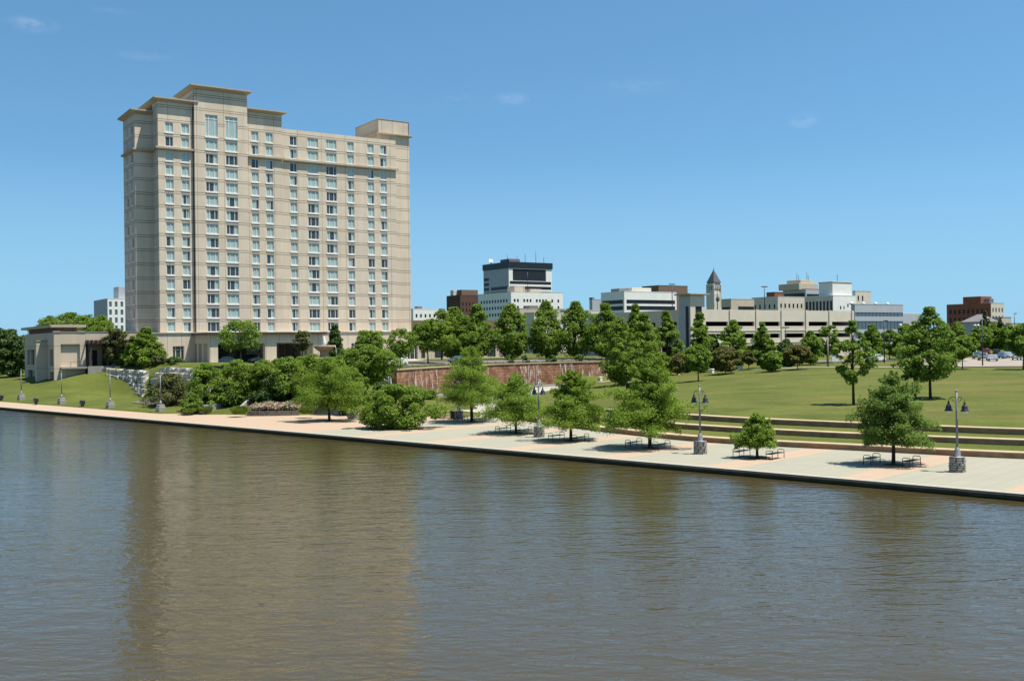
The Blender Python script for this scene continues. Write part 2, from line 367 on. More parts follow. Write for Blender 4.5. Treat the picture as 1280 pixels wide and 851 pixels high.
for p, q in zip(WF[::3], WF[1::3]):
    t = (q - p).normalized(); n = Vector((-t.y, t.x))
    r = p - n * 1.2; fz = 0.4 if r.x < 25 else min(3.2, 0.4 + (r.x - 25) * .12); cp(r.x, r.y, fz); r = p - n * 5; cp(r.x, r.y, fz); r = p + n * 2.6; cp(r.x, r.y, 4.75); r = p + n * 9; cp(r.x, r.y, 4.85)
H0 = Vector((-70.61, 208.78))                       # front left corner of the hotel
for x, y in [(-8, -2), (0, -9), (10, -12), (30, -12), (55, -14), (-10, 20), (60, 10), (10, 5), (80, -10), (20, -24), (40, -24)]:
    q = H0 + U * x + V * y; cp(q.x, q.y, 5.3)
for q in [(-120, 250, 1.5), (-170, 260, 1.5), (-110, 300, 4), (-250, 350, 2), (0, 300, 5), (100, 300, 4.2), (200, 300, 4), (-200, 500, 5), (200, 500, 5), (0, 700, 5), (500, 700, 5), (-500, 700, 4), (120, 210, 3.5), (160, 160, 3.2), (200, 200, 3.5), (120, 120, 2.0), (60, 230, 3.7), (100, 240, 3.6), (150, 250, 3.6), (60, 270, 4.6), (-300, 330, 1.5)]: cp(*q)
CPA = np.array(CP); nC = len(CPA)
_d = np.linalg.norm(CPA[:, None, :2] - CPA[None, :, :2], axis=2) + np.eye(nC) * -1.0
_A = np.zeros((nC + 1, nC + 1)); _A[:nC, :nC] = _d; _A[:nC, nC] = 1; _A[nC, :nC] = 1
_w = np.linalg.solve(_A, np.append(CPA[:, 2], 0))
def zt_arr(xy):
    xy = np.asarray(xy, float); out = np.empty(len(xy))
    for i in range(0, len(xy), 4000):
        d = np.linalg.norm(xy[i:i + 4000, None, :] - CPA[None, :, :2], axis=2)
        out[i:i + 4000] = d @ _w[:nC] + _w[nC]
    r = np.hypot(xy[:, 0], xy[:, 1] - 200)
    k = np.clip((r - 500) / 500, 0, 1)
    return np.clip(out, -0.1, 6.0) * (1 - k) + 4.5 * k
def zt(x, y): return float(zt_arr([(x, y)])[0])
def ground(px, py, y0=60, y1=600):
    d = ray(px, py); prev = None
    ys = np.arange(y0, y1, 0.5); z = zt_arr(np.stack([d.x * ys, ys], 1)); k = np.argmax(CZ + d.z * ys < z)
    Y = ys[k] if k > 0 else y1
    return Vector((d.x * Y, Y, zt(d.x * Y, Y)))
def gz(x, y): return Vector((x, y, zt(x, y)))

PROM = [(-80, 0), (330, 0), (330, 6.5), (112.2, 6.5), (108.8, 8.8), (105.3, 9.2), (101, 12), (97.4, 12), (92.7, 16.4), (92.7, 18.5), (89.4, 20.5), (83.4, 18.0), (80, 19.5), (76, 24.5), (73, 24.5), (71.0, 27), (73.9, 29.7), (71.5, 30.5)] + [AS(p.x, p.y) for p in TERR1] + [(-80, 40)]
def inside(poly, a, s):
    c = False; n = len(poly)
    for i in range(n):
        (x1, y1), (x2, y2) = poly[i], poly[i - 1]
        if (y1 > s) != (y2 > s) and a < (x2 - x1) * (s - y1) / (y2 - y1) + x1: c = not c
    return c
def axis(segs):
    out = []
    for a, b, st in segs: out += list(np.arange(a, b, st))
    return out + [segs[-1][1]]
aa = axis([(-3000, -300, 300), (-300, -60, 20), (-60, 200, 1.0), (200, 420, 10), (420, 3000, 300)])
ss = [-600, -60, -4, 0.3, 0.34] + axis([(1.0, 6.0, 1.0), (6.0, 6.45, .45), (6.45, 6.75, .15), (7, 125, 0.9), (125, 220, 2.5), (220, 420, 10), (420, 6000, 400)])
GA, GS = np.meshgrid(aa, ss)
px_ = O_.x + DA.x * GA + DS.x * GS; py_ = O_.y + DA.y * GA + DS.y * GS
ZG = zt_arr(np.stack([px_.ravel(), py_.ravel()], 1)).reshape(GA.shape)
t1as = [AS(p.x, p.y) for p in TERR1]; t3as = [AS(p.x, p.y) for p in TERR3]
t1s = sorted(t1as); t3s = sorted(t3as)
t1a, t1v = [t[0] for t in t1s], [t[1] for t in t1s]; t3a, t3v = [t[0] for t in t3s], [t[1] for t in t3s]
for i in range(GA.shape[0]):
    for j in range(GA.shape[1]):
        a, s = GA[i, j], GS[i, j]
        if s < 0.32: ZG[i, j] = -3.0
        elif s < 45 and -90 < a < 340 and inside(PROM, a, s): ZG[i, j] = -0.12
        elif a < t3a[-1] - .5 and s < np.interp(a, t3a, t3v) + 2.0 and s < 60: ZG[i, j] = -0.3
        elif s < 8: ZG[i, j] = max(ZG[i, j], 0.02)
POOL = WF[2:26]; _pn = [Vector((-(b - a).normalized().y, (b - a).normalized().x)) for a, b in zip(WF, WF[1:])][2:26]
POOLP = [(p.x + n.x * .3, p.y + n.y * .3) for p, n in zip(POOL, _pn)] + [(p.x - n.x * 6.8, p.y - n.y * 6.8) for p, n in reversed(list(zip(POOL, _pn)))]
_x0, _x1, _y0, _y1 = min(p[0] for p in POOLP), max(p[0] for p in POOLP), min(p[1] for p in POOLP), max(p[1] for p in POOLP)
for i in range(GA.shape[0]):
    for j in range(GA.shape[1]):
        x, y = px_[i, j], py_[i, j]
        if _x0 < x < _x1 and _y0 < y < _y1 and inside(POOLP, x, y): ZG[i, j] = min(ZG[i, j], 0.0)
nr, nc = GA.shape
vv = np.stack([px_.ravel(), py_.ravel(), ZG.ravel()], 1)
ff = [(i * nc + j, i * nc + j + 1, (i + 1) * nc + j + 1, (i + 1) * nc + j) for i in range(nr - 1) for j in range(nc - 1)]
me = bpy.data.meshes.new('ground'); me.from_pydata([tuple(v) for v in vv], [], [f[::-1] for f in ff]); me.update()
me.polygons.foreach_set('use_smooth', [True] * len(me.polygons))

M['grass'] = mat('lawn', (0.09, 0.118, 0.022), 1.0, 0.1, 0.18, 0.12, col2=(0.128, 0.142, 0.03), bump=0.5, bscale=6)
def grass_extra(m):
    N, L = nodes(m)
    c = N.new('ShaderNodeTexCoord'); mp = N.new('ShaderNodeMapping'); mp.inputs['Scale'].default_value = (0.05, 0.22, 0.1); mp.inputs['Rotation'].default_value = (0, 0, 0.12)
    L.new(c.outputs['Object'], mp.inputs[0]); nz = N.new('ShaderNodeTexNoise'); nz.inputs['Scale'].default_value = 1.0; nz.inputs['Detail'].default_value = 5; L.new(mp.outputs[0], nz.inputs[0])
    r = N.new('ShaderNodeValToRGB'); r.color_ramp.elements[0].position = 0.48; r.color_ramp.elements[1].position = 0.72; L.new(nz.outputs['Fac'], r.inputs[0])
    s = N.new('ShaderNodeSeparateXYZ'); L.new(c.outputs['Object'], s.inputs[0])
    mr = N.new('ShaderNodeMapRange'); mr.inputs[1].default_value = -25; mr.inputs[2].default_value = 15; L.new(s.outputs[0], mr.inputs[0])   # the dry turf is the open lawn's own
    f = mathn(N, L, 'MULTIPLY', r.outputs[0], mr.outputs[0]); f = mathn(N, L, 'MULTIPLY', f, 0.5)
    mixcol(m, f, (0.22, 0.165, 0.066))
    n2 = N.new('ShaderNodeTexNoise'); n2.inputs['Scale'].default_value = 1.6; n2.inputs['Detail'].default_value = 8; L.new(c.outputs['Object'], n2.inputs[0])
    f2 = N.new('ShaderNodeMapRange'); f2.inputs[1].default_value = 0.5; f2.inputs[2].default_value = 0.75; f2.inputs[4].default_value = 0.7; L.new(n2.outputs['Fac'], f2.inputs[0])
    mixcol(m, f2.outputs[0], (0.06, 0.10, 0.02))
    n3 = N.new('ShaderNodeTexNoise'); n3.inputs['Scale'].default_value = 5.5; n3.inputs['Detail'].default_value = 10; n3.inputs['Roughness'].default_value = .75; L.new(c.outputs['Object'], n3.inputs[0])
    f3 = N.new('ShaderNodeMapRange'); f3.inputs[1].default_value = 0.5; f3.inputs[2].default_value = 0.72; f3.inputs[4].default_value = 0.6; L.new(n3.outputs['Fac'], f3.inputs[0])
    mixcol(m, f3.outputs[0], (0.18, 0.195, 0.05))
grass_extra(M['grass'])
me.materials.append(M['grass'])
tag(put('ground', me), kind='structure')

# water of the river
m = bpy.data.materials.new('muddy_water'); m.use_nodes = True; N, L = nodes(m); b = N['Principled BSDF']
b.inputs['Base Color'].default_value = (0.055, 0.042, 0.017, 1); b.inputs['Roughness'].default_value = 0.05; b.inputs['IOR'].default_value = 1.38
c = N.new('ShaderNodeTexCoord')
def wave(scale, st, rot, det, dist):
    mp = N.new('ShaderNodeMapping'); mp.inputs['Scale'].default_value = st; mp.inputs['Rotation'].default_value = (0, 0, rot); L.new(c.outputs['Object'], mp.inputs[0])
    nz = N.new('ShaderNodeTexNoise'); nz.inputs['Scale'].default_value = scale; nz.inputs['Detail'].default_value = det; nz.inputs['Roughness'].default_value = 0.55; nz.inputs['Distortion'].default_value = dist; L.new(mp.outputs[0], nz.inputs[0]); return nz.outputs['Fac']
h = mathn(N, L, 'MULTIPLY', wave(0.95, (0.42, 1, 1), 0.18, 3, 0.6), 0.5)
h = mathn(N, L, 'MULTIPLY_ADD', wave(2.6, (0.5, 1, 1), -0.1, 3, 0.4), 0.24, h)
h = mathn(N, L, 'MULTIPLY_ADD', wave(0.16, (0.5, 1, 1), 0.35, 2, 0.2), 0.5, h)
bm = N.new('ShaderNodeBump'); bm.inputs['Strength'].default_value = 1.0; bm.inputs['Distance'].default_value = 0.165
ruf = N.new('ShaderNodeMapRange'); ruf.inputs[1].default_value = .35; ruf.inputs[2].default_value = .68; ruf.inputs[3].default_value = .6; ruf.inputs[4].default_value = 1.3; L.new(wave(0.028, (.45, 1, 1), .2, 3, .8), ruf.inputs[0]); L.new(ruf.outputs[0], bm.inputs['Strength'])
L.new(h, bm.inputs['Height']); L.new(bm.outputs[0], b.inputs['Normal'])
M['water'] = m
wb = MB(); q = [W(-2500, 0.3), W(3000, 0.3), W(3000, -900), W(-2500, -900)]
wb.quad(*[(p.x, p.y, -0.42) for p in q]); tag(wb.build('water', M['water']), kind='structure')

# promenade (local axes: x along the quay, y inland)
PV = mat('promenade_paving', (0.385, 0.37, 0.285), 0.9, 0.2, 0.05, 0.25, bump=0.08, bscale=20)
N, L = nodes(PV); ax = axes(PV)
wob = N.new('ShaderNodeTexNoise'); wob.inputs['Scale'].default_value = 0.3
d1 = mathn(N, L, 'ADD', ax[0], 1020 - 10.4 + 1.25); d1 = mathn(N, L, 'MODULO', d1, 10.2); band = mathn(N, L, 'LESS_THAN', d1, 2.5)
left = mathn(N, L, 'GREATER_THAN', ax[0], 72.0); band = mathn(N, L, 'MAXIMUM', band, left)
mixcol(PV, band, (0.51, 0.375, 0.265))
cop = mathn(N, L, 'LESS_THAN', ax[1], 0.75); mixcol(PV, cop, (0.46, 0.425, 0.34))
j1 = lines(PV, ax[0], 1.275, 0, 0.05); j2 = lines(PV, ax[1], 1.275, 0, 0.05); j = mathn(N, L, 'MULTIPLY', mathn(N, L, 'MAXIMUM', j1, j2), 0.55)
mixcol(PV, j, (0.25, 0.21, 0.17))
st = N.new('ShaderNodeTexNoise'); st.inputs['Scale'].default_value = 0.9; st.inputs['Detail'].default_value = 8; st.inputs['Roughness'].default_value = .7
stx = N.new('ShaderNodeTexCoord'); L.new(stx.outputs['Object'], st.inputs[0])
sr = N.new('ShaderNodeMapRange'); sr.inputs[1].default_value = .5; sr.inputs[2].default_value = .8; sr.inputs[4].default_value = .45; L.new(st.outputs['Fac'], sr.inputs[0])
mixcol(PV, sr.outputs[0], (0.36, 0.32, 0.26))
pb = MB(); pb.prism([(x, y) for x, y in PROM], -0.11, 0.0)
pr = pb.build('promenade', PV, None, (O_.x, O_.y, 0.0), QUAY); pr.scale.y = -1
tag(pr, kind='structure')
M['quay'] = mat('wet_quay_concrete', (0.075, 0.066, 0.045), 0.95, 0.05, 0.4, 0.6, bump=0.2)
N, L = nodes(M['quay']); ax = axes(M['quay']); mixcol(M['quay'], mathn(N, L, 'MULTIPLY', lines(M['quay'], ax[0], 6.1, 1.0, .06), .8), (.01, .01, .01)); mixcol(M['quay'], mathn(N, L, 'LESS_THAN', ax[2], -.3), (.035, .045, .018))
qb = MB(); qb.box(-80, 330, -0.12, 0.29, -3.2, -0.116)
qw = qb.build('quay_wall', M['quay'], None, (O_.x, O_.y, 0), QUAY); qw.scale.y = -1
tag(qw, 'dark low concrete quay wall along the river edge under the promenade', 'wall')

# terrace seat walls
M['terr_face'] = mat('brown_terrace_stone', (0.36, 0.21, 0.115), 0.9, 0.2, 0.22, 0.8, col2=(0.42, 0.26, 0.15), bump=0.3)
M['terr_cap'] = mat('tan_cap_stone', (0.56, 0.43, 0.275), 0.9, 0.2, 0.15, 0.9)
def normals(pl):
    out = []
    for i in range(len(pl)):
        t = (pl[min(i + 1, len(pl) - 1)] - pl[max(i - 1, 0)]).normalized(); out.append(Vector((-t.y, t.x)))
    return out
def wall_strip(mb, pl, off0, off1, z0, z1, mi=0):
    ns = normals(pl); vs = []
    for p, n in zip(pl, ns):
        a, b2 = p + n * off0, p + n * off1
        vs += [(a.x, a.y, z0), (a.x, a.y, z1), (b2.x, b2.y, z1), (b2.x, b2.y, z0)]
    fs = [(0, 1, 2, 3), tuple(len(vs) - 4 + k for k in (3, 2, 1, 0))]
    for i in range(len(pl) - 1):
        for k in range(4): fs.append((i * 4 + k, i * 4 + (k + 1) % 4, i * 4 + 4 + (k + 1) % 4, i * 4 + 4 + k))
    return mb.add(vs, [f[::-1] for f in fs], mi)
for pl, z0, zt_, lab in [(TERR1, -0.1, 0.36, 'lowest of the three curved stone terrace walls, bordering the promenade paving'),
                         (TERR2, 0.3, 0.93, 'middle one of the three curved stone terrace walls, with grass strips on both sides'),
                         (TERR3, 0.8, 1.5, 'topmost of the three curved stone terrace walls, at the foot of the big lawn')]:
    w = MB(); wall_strip(w, pl, 0, 1.0, z0, zt_); wo_ = w.build('terrace_wall', M['terr_face'])
    tag(wo_, lab, 'wall', 'terrace walls below the lawn')
    c2 = MB(); wall_strip(c2, pl, -0.06, 1.12, zt_ + .003, zt_ + 0.1); c2.build('cap', M['terr_cap'], wo_)
# grass strips of the terraces + first metres of lawn
def nearest(pl, p): return min(pl, key=lambda q: (q - p).length)
tb = MB()
n1, n2, n3 = normals(TERR1), normals(TERR2), normals(TERR3)
def loft(rows):
    n = len(rows[0]); o = []
    for r in rows: o += r
    tb.add(o, [(i * n + j, i * n + j + 1, (i + 1) * n + j + 1, (i + 1) * n + j) for i in range(len(rows) - 1) for j in range(n - 1)], 0, True)
K = 90
def samp(pl, off, z):
    ns = normals(pl); L_ = [0]
    for a, b2 in zip(pl, pl[1:]): L_.append(L_[-1] + (b2 - a).length)
    out = []
    for t in np.linspace(0, L_[-1], K):
        i = min(max(int(np.searchsorted(L_, t)) - 1, 0), len(pl) - 2); f = (t - L_[i]) / (L_[i + 1] - L_[i])
        p = pl[i].lerp(pl[i + 1], f) + ns[i].lerp(ns[i + 1], f) * off; out.append((p.x, p.y, z(p) if callable(z) else z))
    return out
i_s = min(range(len(TERR1)), key=lambda i: (TERR1[i] - TERR2[0]).length); T1R = TERR1[i_s:]
loft([samp(T1R, 1.05, .40), samp(T1R, 1.6, .44), samp(TERR2, -0.4, .56), samp(TERR2, 0.02, .56)])
loft([samp(TERR2, 1.05, .97), samp(TERR2, 1.6, 1.0), samp(TERR3, -0.4, 1.1), samp(TERR3, 0.02, 1.1)])
loft([samp(TERR3, 1.05, 1.54), samp(TERR3, 1.9, 1.58), samp(TERR3, 3.2, lambda p: zt(*p) + .05), samp(TERR3, 4.4, lambda p: zt(*p) - .12)])
# bank left of the two upper walls
def zb(p): return max(zt(*p), .42)
T1L = TERR1[:i_s + 1]
bank = [samp(T1L, 1.05, .40), samp(T1L, 2.2, zb), samp(T1L, 4, zb), samp(T1L, 6.5, zb), samp(T1L, 9, lambda p: zt(*p) + .03), samp(T1L, 11, lambda p: zt(*p) - .15)]
loft(bank)
tag(tb.build('terrace_lawn', M['grass']), kind='structure')

# draped ribbons: garden path, street, parking lot
M['path'] = mat('path_concrete', (0.50, 0.46, 0.38), 0.9, 0.2, 0.12, 0.5)
M['asphalt'] = mat('old_asphalt', (0.20, 0.185, 0.165), 0.9, 0.2, 0.15, 0.3)
M['lot'] = mat('pale_parking_concrete', (0.36, 0.31, 0.26), 0.9, 0.2, 0.12, 0.2)
def ribbon(name, pl, w, m, lift, step=2.0):
    pl = resample([Vector(p) for p in pl], step); ns = normals(pl); vs = []; k = 5
    for p, n in zip(pl, ns):
        z = max(zt(*(p + n * (w * (i / (k - 1) - .5)))) for i in range(k))
        for i in range(k):
            q = p + n * (w * (i / (k - 1) - .5)); vs.append((q.x, q.y, zt(q.x, q.y) + lift))
    mb = MB(); mb.add(vs, [(i * k + j, i * k + j + 1, (i + 1) * k + j + 1, (i + 1) * k + j)[::-1] for i in range(len(pl) - 1) for j in range(k - 1)], 0, True)
    return tag(mb.build(name, m), kind='structure')
pts = [T3(616, 513, .1), T3(640, 500, .3), T3(658, 490.5, .5), T3(695, 483, .75), T3(760, 475, 1.2), T3(830, 467.5, 2.0), T3(918, 460.5, 3.2), T3(1000, 459.7, 3.55)]
ribbon('path', [p[:2] for p in pts], 4.0, M['path'], .07)
ribbon('path', [T3(960, 460.0, 3.4)[:2]] + [T3(x, 459.5, 3.55)[:2] for x in (1000, 1060, 1140)], 3.4, M['path'], .1)
PP = [p - n * 10.5 for p, n in zip(WF, normals(WF))][1:27]
ribbon('plaza', [onz(585, 516, 0).xy] + [W(75, 36)] + PP[3:], 6.5, M['path'], .09)
def sheet(name, poly, m, lift, n=14):
    a, b2, c3, d = [Vector(p) for p in poly]; vs = []
    for i in range(n + 1):
        for j in range(n + 1):
            p = a.lerp(b2, i / n).lerp(d.lerp(c3, i / n), j / n); vs.append((p.x, p.y, zt(p.x, p.y) + lift))
    mb = MB(); mb.add(vs, [(i * (n + 1) + j, (i + 1) * (n + 1) + j, (i + 1) * (n + 1) + j + 1, i * (n + 1) + j + 1) for i in range(n) for j in range(n)])
    return tag(mb.build(name, m), kind='structure')
sheet('parking_lot', [T3(1165, 459.5, 3.5)[:2], (150, 185), (190, 270), (95, 255)], M['lot'], .12, 24)
wfb = [p + n * 12 for p, n in zip(WF, normals(WF))]
ribbon('road', [wfb[0] + Vector((-25, -20))] + wfb[::3] + [wfb[-1], Vector((72, 231)), Vector((95, 252))], 9.0, M['asphalt'], .1, 4)
sheet('hotel_forecourt', [(H0 + U * a + V * b).to_tuple() for a, b in [(1, -12), (58, -20), (58, 1), (1, 1)]], M['path'], .1, 16)

# ------------------------------------------------------------ windows shared by the buildings
def window_meshes(w, h, kind, rnd, sill=True):
    """glass pane with curtains, frame and sill, all centred on x, z from 0, y = 0 at the recess plane (outside is -y)"""
    p = MB(); w2 = w / 2 - .06
    cuts = [-w2, w2]; cur = []
    if kind == 'full': cur = [(-w2, w2)]
    elif kind == 'left': cur = [(-w2, -w2 + w * rnd.uniform(.3, .55))]
    elif kind == 'right': cur = [(w2 - w * rnd.uniform(.3, .55), w2)]
    elif kind == 'both': a = w * rnd.uniform(.18, .3); cur = [(-w2, -w2 + a), (w2 - a, w2)]
    xs = sorted({-w2, w2} | {x for c in cur for x in c})
    for a, b in zip(xs, xs[1:]):
        mi = 1 if any(c[0] <= (a + b) / 2 <= c[1] for c in cur) else 0
        n = max(1, int((b - a) / .16)) if mi else 1
        for k in range(n):
            x0, x1 = a + (b - a) * k / n, a + (b - a) * (k + 1) / n
            y0, y1 = (-.012 * (k % 2), -.012 * ((k + 1) % 2)) if mi else (0, 0)
            p.quad((x0, y0, .06), (x1, y1, .06), (x1, y1, h - .06), (x0, y0, h - .06), mi)
    f = MB(); W2 = w / 2
    f.box(-W2, -W2 + .1, -.1, .02, .1, h - .1); f.box(W2 - .1, W2, -.1, .02, .1, h - .1)
    f.box(-W2, W2, -.1, .02, 0, .1); f.box(-W2, W2, -.1, .02, h - .1, h)
    if w > 2: 
        for x in (-w * .22, w * .22): f.box(x - .05, x + .05, -.08, .02, .1, h - .1)
    elif w > 1: f.box(w * .1 - .05, w * .1 + .05, -.08, .02, .1, h - .1)
    if h > 3: f.box(-W2 + .1, W2 - .1, -.07, .02, h * .8, h * .8 + .09)
    s = MB(); s.box(-W2 - .08, W2 + .08, -.30, .0, -.26, -.004) if sill else None
    return p, f, s
KINDS = ['full', 'full', 'full', 'left', 'right', 'both', 'none', 'full']
_wm = {}
def window_variant(w, h, v):
    key = (round(w, 2), round(h, 2), v)
    if key not in _wm:
        rnd = random.Random(hash(key) % 9999 + v); p, f, s = window_meshes(w, h, KINDS[v], rnd)
        _wm[key] = (p.mesh('window', [M['glass'], M['curtain']]), f.mesh('frame', M['white']), s.mesh('sill', M['white']), p, f, s)
    return _wm[key]
def add_window(parent, x, y, z, rz, w, h, v, name='window'):
    a = window_variant(w, h, v)
    o = put(name, a[0], parent, (x, y, z), rz); put('frame', a[1], o); put('sill', a[2], o); return o
def merge_window(mb, x, y, z, rz, w, h, v):
    a = window_variant(w, h, v); c, s = math.cos(rz), math.sin(rz)
    for src, off in ((a[3], 0), (a[4], 2), (a[5], 2)):
        o = len(mb.v); mb.v.extend([(x + q[0] * c - q[1] * s, y + q[0] * s + q[1] * c, z + q[2]) for q in src.v])
        mb.f.extend([tuple(i + o for i in f) for f in src.f]); mb.m.extend([i + off for i in src.m]); mb.sm.extend(src.sm)

# ------------------------------------------------------------ the hotel
HZ = 5.2
def eave(mb, x0, x1, y0, y1, z, over, th=0.55, slope=0.5, mi=0):
    """flat roof slab with a sloped soffit"""
    a = [(x0 - over, y0 - over), (x1 + over, y0 - over), (x1 + over, y1 + over), (x0 - over, y1 + over)]
    b = [(x0 + .02, y0 + .02), (x1 - .02, y0 + .02), (x1 - .02, y1 - .02), (x0 + .02, y1 - .02)]
    v = [(p[0], p[1], z - slope - .25) for p in b] + [(p[0], p[1], z - .25) for p in a] + [(p[0], p[1], z) for p in a]
    fs = [(0, 3, 2, 1), (8, 9, 10, 11)] + [(i + r, (i + 1) % 4 + r, (i + 1) % 4 + 4 + r, i + 4 + r) for r in (0, 4) for i in range(4)]
    mb.add(v, fs, mi)
hotel = thing('hotel', 'tall tan stone hotel tower with rows of white framed windows and flat overhanging roofs', 'building', (H0.x, H0.y, 0), GRID)
FH, Z1 = 2.88, 13.05
def hx(px, y): q = H0 + V * y; return alongpx(q, U, px)
XT0, XT1, XB1, XC1, XR = hx(245, -.3), hx(312, -.7), hx(355, .35), hx(497, 1.0), hx(514, 3.0)
XL = hx(171, 4.1)
XT = (hx(267, -.7), hx(292, -.7))
cols = [('n', hx(214, 0), 0), ('n', hx(234, 0), 0), ('w', XT[0], -.7), ('w', XT[1], -.7)] + [('n', hx(p, .35), .35) for p in (321, 339)] + [('w' if p in (393.5, 416.5) else 'n', hx(p, 1.0), 1.0) for p in (369, 393.5, 416.5, 440.5, 465.5, 481.5)]
def rects_for(xa, xb, yy):
    out = []
    for k, x, y in cols:
        if not xa < x < xb: continue
        w = 2.5 if k == 'w' else 1.6
        for r in range(15):
            z = Z1 + FH * r
            if x in XT:
                if r == 14: continue
                if r == 13: pass
            out.append((x - w / 2, x + w / 2, z - 1.0, z + 1.0, x, r, y))
        if x in XT:
            out.append((x - 1.3, x + 1.3, Z1 + FH * 14 - 1.2, Z1 + FH * 14 + 3.3, x, 14, y))
    return out
wins = []           # (x, y, z, rz, w, h)
DEP = 0.2
wall = MB()
def front(xa, xb, y, z0, z1):
    rs = [r for r in rects_for(xa, xb, y)]
    wall.facade((xa, y), (1, 0), xb - xa, z0, z1, [(r[0] - xa, r[1] - xa, r[2], r[3]) for r in rs], DEP)
    for r in rs: wins.append((r[4], y + DEP, r[2], 0.0, r[1] - r[0], r[3] - r[2]))
ZB = 5.0
Dp = 16.0
front(0, XT0, 0, ZB, 58.4); front(XT0, XT1, -.7, ZB, 61.6); front(XT1, XB1, .35, ZB, 58.4); front(XB1, XC1, 1.0, ZB, 55.8)
# steps between the planes
for x, ya, yb, z in [(XT0, -.7, 0, 61.6), (XT1, .35, -.7, 61.6), (XB1, 1.0, .35, 58.4), (XC1, 3.0, 1.0, 55.8), (XR, Dp, 3.0, 60.9)]:
    if x == XT0: wall.quad((x, yb, ZB), (x, ya, ZB), (x, ya, z), (x, yb, z))
    else: wall.quad((x, yb, ZB), (x, ya, ZB), (x, ya, z), (x, yb, z))
wall.quad((XC1, 3.0, ZB), (XR, 3.0, ZB), (XR, 3.0, 57.3), (XC1, 3.0, 57.3))
# left return of the bay (one column of narrow windows), recessed front, left side
rs = [(2.05 - .45, 2.05 + .45, Z1 + FH * r - 1.0, Z1 + FH * r + 1.0) for r in range(15)]
wall.facade((0, 4.1), (0, -1), 4.1, ZB, 58.4, rs, DEP)
for r in rs: wins.append((DEP, 4.1 - (r[0] + r[1]) / 2, r[2], -math.pi / 2, r[1] - r[0], 2.0))
wall.facade((XL, 4.1), (1, 0), 3.8, ZB, 56.3, [], DEP)
rs = [(x - .8, x + .8, Z1 + FH * r - 1.0, Z1 + FH * r + 1.0) for r in range(15) for x in (3.6, 7.4)]
wall.facade((XL, 4.1 + 9.6), (0, -1), 9.6, ZB, 56.3, rs, DEP)
for r in rs: wins.append((XL + DEP, 13.7 - (r[0] + r[1]) / 2, r[2], -math.pi / 2, 1.6, 2.0))
# back and tops
wall.quad((XL, 13.7, ZB), (XL, 13.7, 56.3), (0, 13.7, 56.3), (0, 13.7, ZB)); 
wall.quad((XR, Dp, ZB), (0, Dp, ZB), (0, Dp, 55.3), (XR, Dp, 55.3)); wall.quad((0, 13.7, ZB), (0, 13.7, 58.4), (0, Dp, 58.4), (0, Dp, ZB))
wall.quad((XB1, 1.0, 55.3), (XC1, 1.0, 55.3), (XC1, Dp, 55.3), (XB1, Dp, 55.3))
wall.box(XB1, XC1, 1.02, 1.32, 55.3, 55.79)
wall.quad((XT0, 10.0, 55.3), (XT0, -.7, 55.3), (XT0, -.7, 61.6), (XT0, 10, 61.6)); wall.quad((XT1, -.7, 55.3), (XT1, 10, 55.3), (XT1, 10, 61.6), (XT1, -.7, 61.6)); wall.quad((XT1, 10, 55.3), (XT0, 10, 55.3), (XT0, 10, 61.6), (XT1, 10, 61.6))
wall.quad((XB1, .35, 55.3), (XB1, 10.0, 55.3), (XB1, 10.0, 58.4), (XB1, .35, 58.4)); wall.quad((XB1, 10.01, 55.3), (XT1, 10.01, 55.3), (XT1, 10.01, 58.4), (XB1, 10.01, 58.4))
wall.build('wall', M['hotel'], hotel)
ev = MB(); eave(ev, XT0, XT1, -.7, 10, 62.4, .9); ev.build('roof', M['eave'], hotel)
ev = MB(); eave(ev, 0, XT0 - .05, 0, Dp - 1, 59.15, .9); ev.build('roof', M['eave'], hotel)
ev = MB(); eave(ev, XT1 + .05, XB1, .35, 10, 59.15, .9); ev.build('roof', M['eave'], hotel)
ev = MB(); eave(ev, XL, -.02, 4.1, 13.7, 57.1, .95); ev.build('roof', M['eave'], hotel)
XP = hx(476, 3.2); pq = H0 + U * XP + V * 3.2; PD = alongpx(pq, V, 447); zpt = at(476, 148.8, pq.y).z
ph = MB(); ph.box(XP, XR - .01, 3.2, 3.2 + PD, 55.4, zpt); po = ph.build('penthouse', M['hotel_smooth'], hotel)
pe = MB(); eave(pe, XP - .05, XR + .05, 3.1, 3.3 + PD, 57.7, .75, slope=.3); pe.build('roof', M['eave'], po)
pc = MB(); pc.box(XP - .08, XR + .07, 3.12, 3.28 + PD, zpt + .005, zpt + .15); pc.build('coping', M['eave'], po)
# belt course
zb_ = 49.15
for x0, x1, y0, y1 in [(-.55, XT0 - .01, -.55, -.01), (XT1 + .01, XB1 + .5, -.2, .34), (XB1 + .51, XC1 + .5, .45, .99), (-.55, -.005, -.005, 4.05), (XL - .5, -.56, 3.6, 4.09), (XL - .5, XL - .01, 4.1, 13.9)]:
    bl = MB(); bl.box(x0, x1, y0, y1, zb_ - .2, zb_ + .18); bl.build('belt_course', M['eave'], hotel)

dj = MB()
dj.box(XB1 + .02, XB1 + .2, .96, 1.01, 11.8, 55); dj.box(XT0 - .2, XT0 - .01, -.04, .0, 11.8, 58); dj.build('expansion_joint', M['joint'], hotel)
# windows: the 100 that show largest as parts, the others as one part
order = sorted(range(len(wins)), key=lambda i: (-(wins[i][4] * wins[i][5]) if wins[i][3] == 0 else 0, wins[i][0]))
rest = MB()
for n, i in enumerate(order):
    x, y, z, rz, w, h = wins[i]; v = rng.integers(0, 8)
    if n < 100: add_window(hotel, x, y, z, rz, w, h, int(v))
    else: merge_window(rest, x, y, z, rz, w, h, int(v))
ro = rest.build('windows', [M['glass'], M['curtain'], M['white']], hotel); ro['kind'] = 'stuff'
